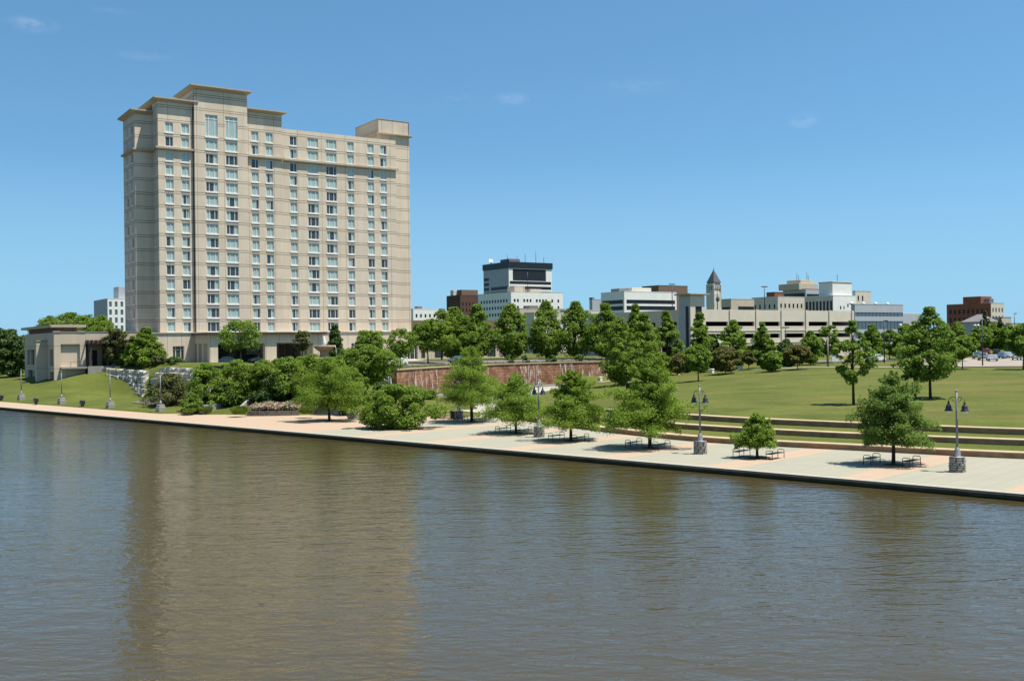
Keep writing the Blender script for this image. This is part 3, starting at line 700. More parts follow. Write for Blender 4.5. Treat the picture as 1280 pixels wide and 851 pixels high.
# podium
pd = MB()
rs_ = [(2.0, 4.3, 5.4, 9.2), (31.5, 34.2, 5.5, 9.4), (36.2, 39.0, 5.5, 9.4), (41.0, 43.8, 5.5, 9.4), (45.8, 48.6, 5.5, 9.4), (50.6, 53.4, 5.5, 9.4), (55, 57.6, 5.5, 9.4)]
pd.facade((-3.5, -1.6), (1, 0), 62, ZB, 11.75, [(a + 3.5, b + 3.5, c, d) for a, b, c, d in rs_], .35)
pd.facade((-3.5, 4.0), (0, -1), 5.6, ZB, 11.75, [], .3)
pd.quad((-3.5, -1.6, 11.75), (58.5, -1.6, 11.75), (58.5, .99, 11.75), (-3.5, .99, 11.75)); pd.quad((-3.5, .99, 11.75), (0, .99, 11.75), (0, 4.0, 11.75), (-3.5, 4.0, 11.75))
pd.quad((58.5, -1.6, ZB), (58.5, 12, ZB), (58.5, 12, 11.75), (58.5, -1.6, 11.75)); pd.quad((56.9, .99, 11.75), (58.5, .99, 11.75), (58.5, 12, 11.75), (56.9, 12, 11.75))
podium = pd.build('podium', M['hotel_smooth'], hotel)
cp_ = MB(); cp_.box(-3.7, 58.7, -1.8, -1.4, 11.76, 11.95); cp_.box(-3.7, -3.3, -1.39, 4.0, 11.76, 11.95); cp_.build('coping', M['eave'], podium)
for a, b, c, d in rs_:
    add_window(podium, (a + b) / 2, -1.25, c, 0, b - a, d - c, 6)
# porte cochere
cz = 11.95
ca = MB()
X0, X1, YF = 6.4, 30.0, -11.5
for x0, x1, y0, y1 in [(X0, X1, YF, -1.62)]:
    ca.box(x0, x1, y0, y1, 9.6, 11.3)
canopy = ca.build('canopy', M['hotel_smooth'], hotel)
cr = MB(); cr.box(X0 - .7, X1 + .7, YF - .7, -1.62, 11.303, 11.75); cr.build('roof', M['brown'], canopy)
for x, wd_, yd in [(X0 + .02, 1.6, 1.6), (X0 + 11.2, 2.4, 1.4), (X1 - 2.2, 2.2, 1.6)]:
    pc = MB(); pc.box(x, x + wd_, YF + .02, YF + yd, 5.2, 9.597); pc.box(x - .0, x + wd_ + .15, YF - .13, YF + yd + .1, 5.2, 5.7); pc.build('pillar', M['hotel_smooth'], canopy)
for x in (X0 + .05, X1 - 1.8):
    for y in (-7.2, -4.0):
        pc = MB(); pc.box(x, x + 1.1, y, y + 1.0, 5.2, 9.597); pc.build('pillar', M['hotel_smooth'], canopy)
dr = MB()
for x in np.arange(9.5, 27.6, 1.5):
    dr.box(x, x + 1.36, -1.72, -1.63, 5.4, 9.3, 0); dr.box(x - .1, x + .04, -1.80, -1.66, 5.3, 9.4, 1)
dr.box(9.4, 28.3, -1.81, -1.67, 7.7, 7.85, 1)
dr.build('glass_doors', [M['glass'], M['brown']], podium)
pb_ = MB()
for x in (X0 + 2.6, X1 - .2): pass
# annex right of the tower with a brown fascia
M['red_stone'] = mat('brown_brick', (0.24, 0.16, 0.115), 0.9, 0.2, 0.12)
ax_ = thing('banquet_hall', 'low brown hall with dark flat fascia standing right of the hotel', 'building', (H0.x + U.x * 58.8 + V.x * 6, H0.y + U.y * 58.8 + V.y * 6, 0), GRID)
b1 = MB(); b1.facade((0, 0), (1, 0), 30, 4.5, 12.4, [(x, x + 2.4, 5.6, 9.6) for x in (2.5, 7.5, 12.5, 17.5, 22.5)], .3, back=1); b1.quad((0, 14, 4.5), (0, 0, 4.5), (0, 0, 12.4), (0, 14, 12.4)); b1.quad((30, 0, 4.5), (30, 14, 4.5), (30, 14, 12.4), (30, 0, 12.4)); b1.build('wall', [M['hotel_smooth'], M['glass']], ax_)
b1 = MB(); b1.box(-.5, 31, -1, 15, 12.4, 14.6); b1.build('roof', M['red_stone'], ax_)

# ------------------------------------------------------------ generic city buildings on the same street grid
def building(name, label, cat, pxl, pxc, pxr, pytop, Y, zb, mats, front_rects=None, left_rects=None, depth=.3, parapet=True, group=None, ptop_px=None):
    """corner nearest the viewer at (pxc, Y); left face runs back to pxl, front face runs to pxr.  rect lists are given as fractions
       (x0, x1) of the face and metres below the roof (z0, z1)"""
    ztop = at(ptop_px or pxc, pytop, Y).z
    c = at(pxc, 430, Y); c0 = Vector((c.x, c.y))
    Lf = alongpx(c0, U, pxr); Ll = alongpx(c0, V, pxl) if pxl is not None and pxl < pxc - .5 else 12.0
    t = thing(name, label, cat, (c0.x, c0.y, 0), GRID, group)
    mb = MB()
    fr = [(a * Lf, b * Lf, ztop - d2, ztop - d1) for a, b, d1, d2 in (front_rects or [])]
    lr = [(a * Ll, b * Ll, ztop - d2, ztop - d1) for a, b, d1, d2 in (left_rects or [])]
    mb.facade((0, 0), (1, 0), Lf, zb, ztop, fr, depth, 0)
    mb.facade((0, Ll), (0, -1), Ll, zb, ztop, lr, depth, 1 if len(mats) > 3 else 0)
    mb.quad((Lf, 0, zb), (Lf, Ll, zb), (Lf, Ll, ztop), (Lf, 0, ztop)); mb.quad((Lf, Ll, zb), (0, Ll, zb), (0, Ll, ztop), (Lf, Ll, ztop))
    ms = [mats[0], mats[3] if len(mats) > 3 else mats[0]]
    mb.build('wall', ms, t)
    r = MB(); r.quad((0, 0, ztop - .3), (Lf, 0, ztop - .3), (Lf, Ll, ztop - .3), (0, Ll, ztop - .3))
    if parapet:
        th = .35
        for x0, x1, y0, y1 in [(-.06, Lf + .06, -.06, th), (-.06, th, th, Ll), (Lf - th, Lf + .06, th, Ll), (-.06, Lf + .06, Ll, Ll + .06)]: r.box(x0, x1, y0, y1, ztop + .003, ztop + .25)
    r.build('roof', mats[2] if len(mats) > 2 else mats[0], t)
    lim = 60
    fr = sorted(fr, key=lambda q: -(q[1] - q[0]) * (q[3] - q[2]))
    for i, q in enumerate(fr[:lim]):
        w = MB(); w.box(q[0] + .002, q[1] - .002, depth - .12, depth - .05, q[2] + .002, q[3] - .002)
        if q[1] - q[0] > 6:
            for x in np.arange(q[0] + 2, q[1] - 1, 2.2): w.box(x - .07, x + .07, depth - .2, depth - .121, q[2], q[3], 1)
        w.build('window', [mats[1], M['brown']], t)
    for q in lr[:40]:
        w = MB(); y0, y1 = Ll - q[1], Ll - q[0]; w.box(depth - .12, depth - .05, y0 + .002, y1 - .002, q[2] + .002, q[3] - .002); w.build('window', [mats[1]], t)
    t['dims'] = (Lf, Ll, ztop); return t, Lf, Ll, ztop
def grid_rects(n, rows, frac=.5, x0=0.04, x1=.96):
    out = []
    for d1, d2 in rows:
        for i in range(n):
            w = (x1 - x0) / n; a = x0 + w * (i + .5 - frac / 2); out.append((a, a + w * frac, d1, d2))
    return out
def block(parent, name, x0, x1, y0, y1, z0, z1, m): 
    b = MB(); b.bbox(x0, x1, y0, y1, z0, z1, .08); return b.build(name, m, parent)
M['cream'] = mat('cream_stone', (0.76, 0.70, 0.58), 0.9, 0.2, 0.08, .2)
M['cream2'] = mat('beige_brick', (0.66, 0.56, 0.43), 0.9, 0.2, 0.08, .2)
M['whitec'] = mat('white_concrete', (1.0, 0.98, 0.92), 0.85, 0.2, 0.06, .2)
M['garage'] = mat('garage_precast', (0.80, 0.71, 0.57), 0.9, 0.2, 0.07, .3)
M['redbrick'] = mat('red_brick', (0.34, 0.13, 0.085), 0.95, 0.1, 0.15, .4)
M['brownbrick'] = mat('dark_brown_brick', (0.15, 0.085, 0.065), 0.95, 0.1, 0.12, .4)
M['greyroof'] = mat('grey_roof', (0.22, 0.21, 0.21), 0.9, 0.2, 0.12, .3)
M['greywall_and_shade'] = mat('grey_panel_and_shade', (0.52, 0.54, 0.58), 0.8, 0.2, 0.06, .3)  # real grey cladding; on pale buildings' left faces, shade put into the colour
M['blueglass'] = mat('blue_glass', (0.10, 0.15, 0.20), 0.1, 0.8, 0.1, .3)
M['darkglass'] = mat('dark_glass', (0.03, 0.036, 0.048), 0.3, 0.2, 0.2, .4)
M['slate'] = mat('slate_roof', (0.11, 0.115, 0.125), 0.8, 0.3, 0.1, .6)

# far left white hotel-like block
t, Lf, Ll, zt1 = building('office_block', 'white ribbed office block with shade-grey blind side wall far left behind the tan hotel', 'building', 117.5, 135, 172, 373.5, 440, 3, [M['whitec'], M['blueglass'], M['whitec'], M['greywall_and_shade']],  # side wall coloured grey instead of white, for its shade
    [(a, b, .9 + 3.4 * k + .2, .9 + 3.4 * k + 2.4) for k in range(6) for a, b in [(.05, .14), (.24, .33), (.43, .52), (.62, .71), (.81, .9)]])
block(t, 'rooftop_room', Lf * .42, Lf * .95, 3, 12, zt1, zt1 + 5.5, M['greywall_and_shade'])
# pavilion on the left bank
pz = 2.3
c = at(67.5, 440, 200); pc0 = Vector((c.x, c.y))
pav = thing('riverside_pavilion', 'low tan stone pavilion with broad flat roof slab and pergola terrace on the grass bank', 'building', (c.x, c.y, 0), GRID)
PX = lambda px: alongpx(pc0, U, px); PL = lambda px: alongpx(pc0, V, px)
zr = at(72, 415.5, 200).z; zh = at(80, 406.5, 202).z
L1 = PX(150); Lb = PL(30.5)
w = MB()
xa, xb = PX(75.5), PX(99.5); xp0, xp1 = PX(106.5), PX(140)
zter = at(105, 458.5, 202).z; zhead = at(90, 430, 202).z
w.facade((0, 0), (1, 0), xp0, pz - .5, zr, [(xa, xb, zter + .2, zhead)], .5, 0, 0)
w.facade((xp0, 4.0), (1, 0), L1 - xp0, pz - .5, zr, [(1.0, 3.0, zter, zter + 3.2)], .3, 0, 1)
w.box(xp0, L1 + 6, -.02, 3.98, zhead + .3, zr)
w.box(xp1, L1 + 6, -.01, 3.98, zter, zhead + .29)
FX = lambda p: Lb - PL(p)
w.facade((0, Lb), (0, -1), Lb, pz - .8, zr + .0, [(FX(33.5), FX(36.8), zter + .2, zhead - 1.0), (FX(37.6), FX(42.5), zter + .2, zhead - 1.0), (FX(34.5), FX(43), pz, zter - .9), (FX(61.5), FX(65.5), zter + .2, zhead - 1.0), (FX(61.5), FX(66), pz, zter - .9)], .5, 0, 1)
w.quad((L1, 0, pz), (L1, Lb, pz), (L1, Lb, zr), (L1, 0, zr)); w.quad((0, 0, zr - .02), (L1, 0, zr - .02), (L1, Lb, zr - .02), (0, Lb, zr - .02)); w.quad((L1, Lb, pz), (0, Lb, pz), (0, Lb, zr), (L1, Lb, zr))
M['pav'] = panel_mat('pavilion_precast', (0.72, 0.60, 0.455), 4.4, (.7,), .07, 0, 0, 0)
w.build('wall', [M['pav'], M['darkglass']], pav)
w = MB(); xh0, xh1 = .8, PX(98); w.box(xh0, xh1, 2.0, Lb - .5, zr - .01, zh - .4); up = w.build('upper_wall', M['red_stone'], pav)
w = MB(); w.box(xh0 - 1.2, xh1 + 1.6, .9, Lb + 2.2, zh - .4, zh + .12); w.build('roof', M['eave'], up)
w = MB(); w.box(-.12, PX(75), -.12, 1.2, zr + .006, zr + .3); w.box(PX(98), PX(106), -.12, 1.0, zr + .005, zr + .3); w.box(PX(75.1), PX(97.9), -.1, .4, zr + .004, zr + .16); w.box(PX(106.1), L1 + 6, -.1, .4, zr + .004, zr + .16); w.build('coping', M['concrete'], pav)
yb0 = PL(58.5); q_ = Vector((pc0.x, pc0.y)) + V * yb0; wp = -alongpx(q_, U, 45)
w = MB(); w.box(-wp, -.02, yb0, yb0 + 1.6, pz - .8, zhead + .6); pil = w.build('pier', M['pav'], pav)
w = MB(); w.box(-wp - .1, .05, yb0 - .1, yb0 + 1.7, zhead + .603, zhead + .85); w.build('coping', M['concrete'], pil)
w = MB(); w.box(xa - .2, PX(108), -1.6, -.02, zter - .3, zter); bal = w.build('balcony', M['concrete'], pav)
w = MB()
for x in np.arange(xa + 1.5, PX(107), 1.2): w.box(x - .03, x + .03, -1.5, -1.44, zter, zter + 1.0)
w.box(xa + 1.5, PX(107), -1.5, -1.44, zter + 1.0, zter + 1.06); w.build('railing', M['brown'], bal)
w = MB(); w.box(PX(106.5), L1 + 5, -2.2, -1.6, pz, zter + .1); w.build('terrace_base', M['concrete'], pav)
w = MB(); w.quad((xp0, -1.6, zter), (L1 + 5, -1.6, zter), (L1 + 5, 4, zter), (xp0, 4, zter)); w.build('terrace', M['concrete'], pav)
pg = MB()
for x in (xp0 + .4, xp0 + 3.6, xp0 + 6.8):
    for yy in (-1.4, 2.0): pg.box(x, x + .5, yy, yy + .5, zter + .02, zhead)
for yy in (-1.6, 2.0): pg.box(xp0 - .3, xp0 + 9.5, yy, yy + .35, zhead, zhead + .4)
for x in np.arange(xp0, xp0 + 9, .8): pg.box(x, x + .2, -2.4, 3.4, zhead + .403, zhead + .75)
pg.build('pergola', M['brown'], pav)

# parking garage, stair tower at its corner
GY = 256.0
zg = at(890, 386, GY)
tw, Lf, Ll, ztw = building('stair_tower', 'tan garage stair tower with big corner windows and thin overhanging roof slab', 'building', 849, 863.5, 881, 369.5, GY, 3.5, [M['garage'], M['darkglass'], M['eave'], M['greywall_and_shade']], [(.35, .8, 2.6, 14)], [(.55, .85, 2.6, 15)], parapet=False)  # tan left face painted grey to carry its shade
e = MB(); eave(e, 0, Lf, 0, Ll, ztw + .55, .9, slope=.25); e.build('roof_slab', M['eave'], tw)
c0 = Vector((tw.location.x, tw.location.y)) + U * (Lf + .02) + V * .6
gl = alongpx(c0, U, 1065.5); ztg = at(890, 386.5, GY + 2).z
gar = thing('parking_garage', 'long tan open parking garage with rows of dark openings behind the park trees', 'building', (c0.x, c0.y, 0), GRID)
g = MB(); nb = 6
def garage_rects(L, n, z0=1.2):
    out = []
    for i in range(n):
        a = L * i / n; b = L * (i + 1) / n
        for k, (d1, d2) in enumerate([(3.0, 4.15), (6.1, 7.25), (9.2, 10.6)]): out.append((a + .9, b - .9, ztg - d2, ztg - d1))
    return out
fr = garage_rects(gl, nb); g.facade((0, 0), (1, 0), gl, 3.5, ztg, fr, .5)
lgl = alongpx(Vector((tw.location.x, tw.location.y)), V, 728)
for i in range(nb + 1): g.box(gl * i / nb - .45, gl * i / nb + .45, -.25, -.003, 3.5, ztg + .1)
for z in (ztg - 5.4, ztg - 8.5): g.box(.45, gl - .45, -.12, -.004, z, z + .25)
# left wing running back-left from the stair tower
d0 = Vector((tw.location.x, tw.location.y)) + V * (Ll + .02); lo = (Vector((d0.x - c0.x, d0.y - c0.y)))
lx, ly = lo.dot(U), lo.dot(V); LW = alongpx(d0, V, 727)
fl = garage_rects(LW, 5); g.facade((lx, ly + LW), (0, -1), LW, 3.5, ztg, fl, .5)
g.quad((gl, 0, 3.5), (gl, 40, 3.5), (gl, 40, ztg), (gl, 0, ztg)); g.quad((gl, ly + LW, 3.5), (lx, ly + LW, 3.5), (lx, ly + LW, ztg), (gl, ly + LW, ztg))
g.build('wall', M['garage'], gar)
fl_ = MB()
for z in (ztg - 1.3, ztg - 4.4, ztg - 7.5): fl_.quad((.5, .6, z), (gl - .1, .6, z), (gl - .1, 40, z), (.5, 40, z)); fl_.quad((lx + .6, 40, z), (gl - .1, 40, z), (gl - .1, ly + LW - .2, z), (lx + .6, ly + LW - .2, z))
fl_.build('deck', M['concrete'], gar)
bk = MB(); bk.box(1, gl - 1, 9, 9.3, 3.5, ztg - 1.4); bk.box(lx + 8, lx + 8.3, 12, ly + LW - 1, 3.5, ztg - 1.4); bk.build('shade_backing', M['dark'], gar)  # near-black sheets stand in for the shade behind the openings

# striped white building
t, Lf, Ll, z = building('office_block', 'white concrete office block with two long dark window bands above the trees', 'building', 751.5, 781, 846, 364.5, 470, 5, [M['whitec'], M['darkglass'], M['whitec']],
    [(.04, .97, 3.6, 5.4), (.04, .97, 6.4, 8.3), (.04, .97, 9.4, 11.2)], [(.05, .95, 3.6, 5.4), (.05, .95, 6.4, 8.3)])
block(t, 'rooftop_room', Lf * .25, Lf * .62, 4, 14, z, z + 2.2, M['cream']); block(t, 'rooftop_unit', -.0 + 2, Lf * .2, 6, 12, z, z + 1.8, M['greyroof'])
t, Lf, Ll, z = building('brick_building', 'brown brick building with flat dark coping peeking over the striped white office block', 'building', 803, 824, 860, 357, 560, 5, [M['red_stone'], M['darkglass'], M['brownbrick']], [], [])
t, Lf, Ll, z = building('brick_building', 'dark brown brick warehouse left of the black and white tower', 'building', 558.5, 576, 603, 369, 700, 5, [M['brownbrick'], M['darkglass'], M['brownbrick']],
    grid_rects(6, [(5, 7), (9, 11)], .4), grid_rects(3, [(5, 7), (9, 11)], .3))
block(t, 'rooftop_room', Lf * .2, Lf * .95, 4, 16, z, z + 4, M['red_stone']); block(t, 'water_tank', 0.5, 5, 10, 14, z, z + 4, M['cream'])
# black and white tower
YT = 880
t, Lf, Ll, z = building('office_tower', 'white and black banded office tower with dark glass crown and satellite dish', 'building', 605, 637, 690.5, 335, YT, 5, [M['whitec'], M['darkglass'], M['greyroof'], M['greywall_and_shade']],  # white left face gets the grey as painted shade
    [(.09, .86, .5, 10.5)] + [(.02, .98, 10.9 + 4.3 * k, 13.5 + 4.3 * k) for k in range(7)], [(.3, .97, 15.2 + 4.3 * k, 17.8 + 4.3 * k) for k in range(6)] + [(.0 + .02, .22, 6.6 + 4.3 * k, 9.2 + 4.3 * k) for k in range(7)])
b_ = MB(); b_.box(-.6, Lf + .6, -.6, Ll + .6, z + .3, z + 5.4); b_.build('crown', M['darkglass'], t)
block(t, 'rooftop_room', Lf * .1, Lf * .35, 6, 20, z + 5.4, z + 8.5, M['greyroof'])
an = MB()
for x, h in [(4, 7), (14, 6), (Lf * .75, 11), (Lf * .94, 6), (Lf * .5, 9)]: an = MB(); an.tube([(x, 8, z + 5.3), (x, 8, z + 5.4 + h)], .18, 6); an.build('antenna', M['black_metal'], t)
ds = MB(); ds.lathe([(.2, 0), (2.2, .5), (3.3, 1.6), (3.1, 1.65), (2.0, .75), (.1, .3)], 20); do = ds.build('dish', M['white'], t, (-.2 + 3, Ll - 8, z + 8.2)); do.rotation_euler = (R_(50), R_(-35), 0); do.scale = (.55, .55, .55)
ds = MB(); ds.tube([(3, Ll - 8, z + 5.3), (3, Ll - 8, z + 8.4)], .5, 8); ds.build('dish_mast', M['black_metal'], t)
# lower white building before it
t, Lf, Ll, z = building('office_block', 'cream office block with rows of small square windows below the black and white tower', 'building', 598, 639.5, 704, 365, 640, 5, [M['whitec'], M['darkglass'], M['cream']],
    [(.05 + .06 * i, .05 + .06 * i + (.035), d, d + 1.9) for d in (4.2, 8.4, 12.6) for i in (0, 1, 3, 4, 5, 7, 8, 9, 10, 12, 14)], [(.08 + .085 * i, .08 + .085 * i + .05, d, d + 1.9) for d in (4.2, 8.4, 12.6) for i in range(10)])
block(t, 'rooftop_room', Lf * .2, Lf * .4, 8, 16, z, z + 4, M['cream2']); block(t, 'rooftop_room', Lf * .5, Lf * .72, 8, 16, z, z + 2.6, M['cream2'])
an = MB(); an.tube([(Lf * .42, 6, z), (Lf * .42, 6, z + 13)], .14, 6); an.build('antenna', M['black_metal'], t)
# low beige fronts between the trees
for lab, a, b, c3, py, Y, mm in [('low pinkish beige building seen between the row trees below the cream office block', 628, 650, 706, 386, 420, 'cream2'),
                                 ('low cream building with flat roof just left of the striped white office block', 700, 712, 752, 388, 400, 'cream'),
                                 ('small white building right beside the tan hotel, above the brown hall roof', 508, 517, 547, 386.5, 480, 'whitec'),
                                 ('low beige warehouse between the hotel and the dark brown brick warehouse', 541, 549, 572, 389, 520, 'cream2'),
                                 ('plain grey block with blank walls left of the striped white office block', 737, 741, 754, 374.5, 600, 'greywall_and_shade'),
                                 ('plain cream building behind the tops of the row trees, wider than its neighbours', 655, 668, 738, 391, 380, 'cream')]:
    t, Lf, Ll, z = building('low_building', lab, 'building', a, b, c3, py, Y, 4.5, [M[mm], M['darkglass'], M[mm]], grid_rects(5, [(2.2, 3.8), (6, 7.6)], .4) if mm != 'greywall_and_shade' else [], [])
    block(t, 'rooftop_unit', Lf * .3, Lf * .5, 3, 6, z, z + 1.5, M['greyroof'])

# old clock tower with pyramid roof
c = at(893, 420, 640); t = thing('clock_tower', 'pale stone bell tower with steep dark pyramid roof rising behind the garage', 'tower', (c.x, c.y, 0), GRID)
ze = at(893, 353, 640).z; za = at(892, 336.8, 640).z; zl = at(893, 366.5, 640).z
w = MB(); w.bbox(-3.3, 3.3, -3.3, 3.3, 4, zl, .2); 
for sx in (-1, 1):
    for sy in (-1, 1): w.bbox(sx * 2.9 - .55, sx * 2.9 + .55, sy * 2.9 - .55, sy * 2.9 + .55, zl - 8, zl + 5.5, .3)
w.facade((-2.7, -2.7), (1, 0), 5.4, zl, ze, [(1.4, 2.3, zl + 1.5, ze - 2.2), (3.1, 4.0, zl + 1.5, ze - 2.2)], .6, 0, 1); w.facade((-2.7, 2.7), (0, -1), 5.4, zl, ze, [(1.4, 2.3, zl + 1.5, ze - 2.2), (3.1, 4.0, zl + 1.5, ze - 2.2)], .6, 0, 1)
w.facade((2.7, 2.7), (-1, 0), 5.4, zl, ze, [], .6); w.facade((2.7, -2.7), (0, 1), 5.4, zl, ze, [], .6)
w.build('wall', [M['cream'], M['dark']], t)
w = MB(); a = 3.1; w.add([(-a, -a, ze), (a, -a, ze), (a, a, ze), (-a, a, ze), (-a, -a, ze - .5), (a, -a, ze - .5), (a, a, ze - .5), (-a, a, ze - .5), (0, 0, za)], [(0, 1, 8), (1, 2, 8), (2, 3, 8), (3, 0, 8), (4, 5, 1, 0), (5, 6, 2, 1), (6, 7, 3, 2), (7, 4, 0, 3), (7, 6, 5, 4)]); w.build('roof', M['slate'], t)
w = MB(); w.tube([(0, 0, za - .3), (0, 0, za + 1.6)], [.2, .05], 6); w.build('finial', M['slate'], t)
cl = MB(); cl.lathe([(1.5, 0), (1.5, .12), (.02, .13)], 20); co = cl.build('clock_face', M['slate'], t, (0, -3.33, zl - 3.6)); co.rotation_euler = (R_(90), 0, 0)

# buildings behind the garage
t, Lf, Ll, z = building('low_building', 'low tan building with long dark glass strip right of the bell tower', 'building', 902, 914.5, 943, 374, 440, 5, [M['cream2'], M['darkglass'], M['cream2']], [(.3, 1 - .01, 3.0, 5.4)], [(.05, .9, 3.2, 5.4)])
t, Lf, Ll, z = building('brick_building', 'long old cream building with small paired windows behind the garage', 'building', 940, 973, 1006, 371, 470, 5, [M['cream'], M['darkglass'], M['cream']],
    grid_rects(6, [(3.0, 5.0), (6.4, 8.4)], .4), grid_rects(5, [(3.2, 5.2), (6.6, 8.6)], .35))
t, Lf, Ll, z = building('brick_building', 'small red brick box on the skyline above the long cream building', 'building', 958.5, 969, 979, 365.5, 540, 5, [M['redbrick'], M['darkglass'], M['brownbrick']], [], [])
t, Lf, Ll, z = building('office_block', 'grey banded office block on the skyline under a tan penthouse', 'building', 979, 1008, 1042, 361.5, 580, 5, [M['greywall_and_shade'], M['darkglass'], M['greyroof']], [(.03, .97, 2.6, 5.0)], [(.05, .95, 2.0, 4.4)])
block(t, 'rooftop_room', -2, Lf * .6, 3, 18, z, z + 3.5, M['cream2']); block(t, 'rooftop_room', 1.5, Lf * .55, 5, 15, z + 3.5, z + 5.6, M['cream2'])
an = MB()
for x, h in [(2, 4), (3.5, 3), (Lf * .45, 5), (Lf * .5, 3.2)]: an = MB(); an.tube([(x, 8, z + 5.5), (x, 8, z + 5.6 + h)], .12, 6); an.build('antenna', M['black_metal'], t)
t, Lf, Ll, z = building('warehouse', 'cream old warehouse with tall dark arched-looking windows and stair tower', 'building', 1006, 1042, 1070, 369.5, 455, 5, [M['whitec'], M['darkglass'], M['whitec'], M['cream']],
    [(.3, .36, 4.5, 6), (.45, .5, 4.5, 6), (.62, .68, 3.5, 5)], [(.04 + .122 * i, .04 + .122 * i + .075, 2.2, 9.5) for i in range(8)])
block(t, 'stair_tower', Lf * .1, Lf * .95, 1.5, 9, z, z + 6.0, M['whitec']); block(t, 'parapet_cap', Lf * .08, Lf * .97, 1.3, 9.2, z + 6.0, z + 6.4, M['cream2'])
an = MB(); an.tube([(Lf * .6, 5, z + 6), (Lf * .6, 5, z + 10)], .1, 6); an.tube([(Lf * .6 - .8, 5, z + 9), (Lf * .6 + .8, 5, z + 9)], .06, 6); an.build('antenna', M['black_metal'], t)
t, Lf, Ll, z = building('office_block', 'plain cream annex with few dark windows right of the cream warehouse', 'building', 1066, 1070, 1089, 364, 475, 5, [M['cream'], M['darkglass'], M['cream2']], grid_rects(2, [(2.0, 4.4)], .35, .05, .6) + grid_rects(5, [(7, 8.4), (9.6, 11)], .35), [])
# modern glass building
Y = 400; t, Lf, Ll, z = building('glass_building', 'modern silver grey building with blue glass bands at the right end of the garage', 'building', 1064, 1069, 1129, 380.5, Y, 4, [M['greywall_and_shade'], M['blueglass'], M['greywall_and_shade']], [(.0 + .005, .995, 3.0, 4.6), (.005, .995, 6.4, 9.6), (.005, .995, 11.2, 13)], [], depth=.25)
block(t, 'lower_wing', Lf + .02, Lf * 1.42, 1, 14, 4, z - 3.2, M['greywall_and_shade'])
for i in range(4):
    v_ = MB(); v_.lathe([(.7, 0), (.8, .5), (.3, .9), (.05, .95)], 10); v_.build('roof_vent', M['white'], t, (Lf * (.1 + .25 * i), 4, z + .2))
# red brick building at right
t, Lf, Ll, z = building('brick_building', 'red brick building with cream end wall and stepped parapet at far right', 'building', 1183.5, 1239.3, 1255.5, 379, 500, 4, [M['cream'], M['darkglass'], M['cream2'], M['redbrick']],
    grid_rects(4, [(2.2, 4.2), (6.0, 8.0), (9.8, 11.8)], .4), grid_rects(9, [(2.6, 4.8), (6.6, 8.8), (10.6, 12.8)], .5))
block(t, 'parapet_block', -.1, 9, Ll * .22, Ll * .62, z - .01, z + 3.6, M['redbrick']); block(t, 'rooftop_room', 2, Lf * .5, 2, Ll * .2, z, z + 2.4, M['greyroof'])
# grey low buildings
t, Lf, Ll, z = building('low_building', 'low grey building with hipped roof in front of the red brick building', 'building', 1203, 1225, 1247, 402, 380, 4, [M['cream2'], M['darkglass'], M['greyroof'], M['greywall_and_shade']], grid_rects(3, [(2, 3.6)], .3), [], parapet=False)
r = MB(); a = .6; r.add([(-a, -a, z), (Lf + a, -a, z), (Lf + a, Ll + a, z), (-a, Ll + a, z), (Lf / 2, Ll * .35, z + 2.8), (Lf / 2, Ll * .65, z + 2.8)], [(0, 1, 4), (1, 2, 5, 4), (2, 3, 5), (3, 0, 4, 5), (3, 2, 1, 0)]); r.build('hip_roof', M['greyroof'], t)
t, Lf, Ll, z = building('low_building', 'flat grey roofed building with pale band at the right edge skyline', 'building', 1240, 1249, 1264, 397, 440, 4, [M['cream2'], M['darkglass'], M['greyroof'], M['greywall_and_shade']], [(.05, .95, 3, 4.5)], [])
t, Lf, Ll, z = building('low_building', 'long low beige building behind the lot trees at the far right edge', 'building', 1257, 1263, 1300, 404.5, 420, 4, [M['cream2'], M['darkglass'], M['greyroof']], [(.05, .95, 2, 3.4)], [])

# ------------------------------------------------------------ foliage
def leaves(name, c, a, b, m):
    """one quad per leaf: centre c, half axes a, b (N x 3)"""
    n = len(c); v = np.empty((n, 4, 3)); v[:, 0] = c - a - b * .6; v[:, 1] = c + a * .25 - b; v[:, 2] = c + a; v[:, 3] = c - a * .25 + b
    me = bpy.data.meshes.new(name); me.vertices.add(n * 4); me.vertices.foreach_set('co', v.ravel().astype(np.float32))
    me.loops.add(n * 4); me.loops.foreach_set('vertex_index', np.arange(n * 4, dtype=np.int32))
    me.polygons.add(n); me.polygons.foreach_set('loop_start', np.arange(0, n * 4, 4, dtype=np.int32)); me.polygons.foreach_set('loop_total', np.full(n, 4, np.int32))
    me.update(calc_edges=True); me.materials.append(m); return me
def unit(v): return v / (np.linalg.norm(v, axis=-1, keepdims=True) + 1e-9)
def leaf_axes(n, out, L, Wd, r, droop=0.0, flat=0.0):
    """random leaf directions, facing partly outwards/up"""
    nrm = unit(out * .9 + r.normal(0, .75, (n, 3)) + np.array([0, 0, .55 + flat]))
    d = unit(np.cross(nrm, r.normal(0, 1, (n, 3)))); d[:, 2] -= droop; d = unit(d)
    w = unit(np.cross(nrm, d))
    s = r.uniform(.65, 1.3, (n, 1)); return d * L * s, w * Wd * s
def limb_mesh(mb, p0, p1, r0, r1, r, sag=.0, k=4):
    pts = []; rad = []
    j = r.normal(0, .04, (k + 1, 3)) * np.linalg.norm(np.array(p1) - np.array(p0))
    for i in range(k + 1):
        t = i / k; q = np.array(p0) * (1 - t) + np.array(p1) * t + (j[i] if 0 < i < k else 0); q[2] += math.sin(t * math.pi) * sag
        pts.append(q); rad.append(r0 * (1 - t) + r1 * t)
    mb.tube(pts, rad, 6)
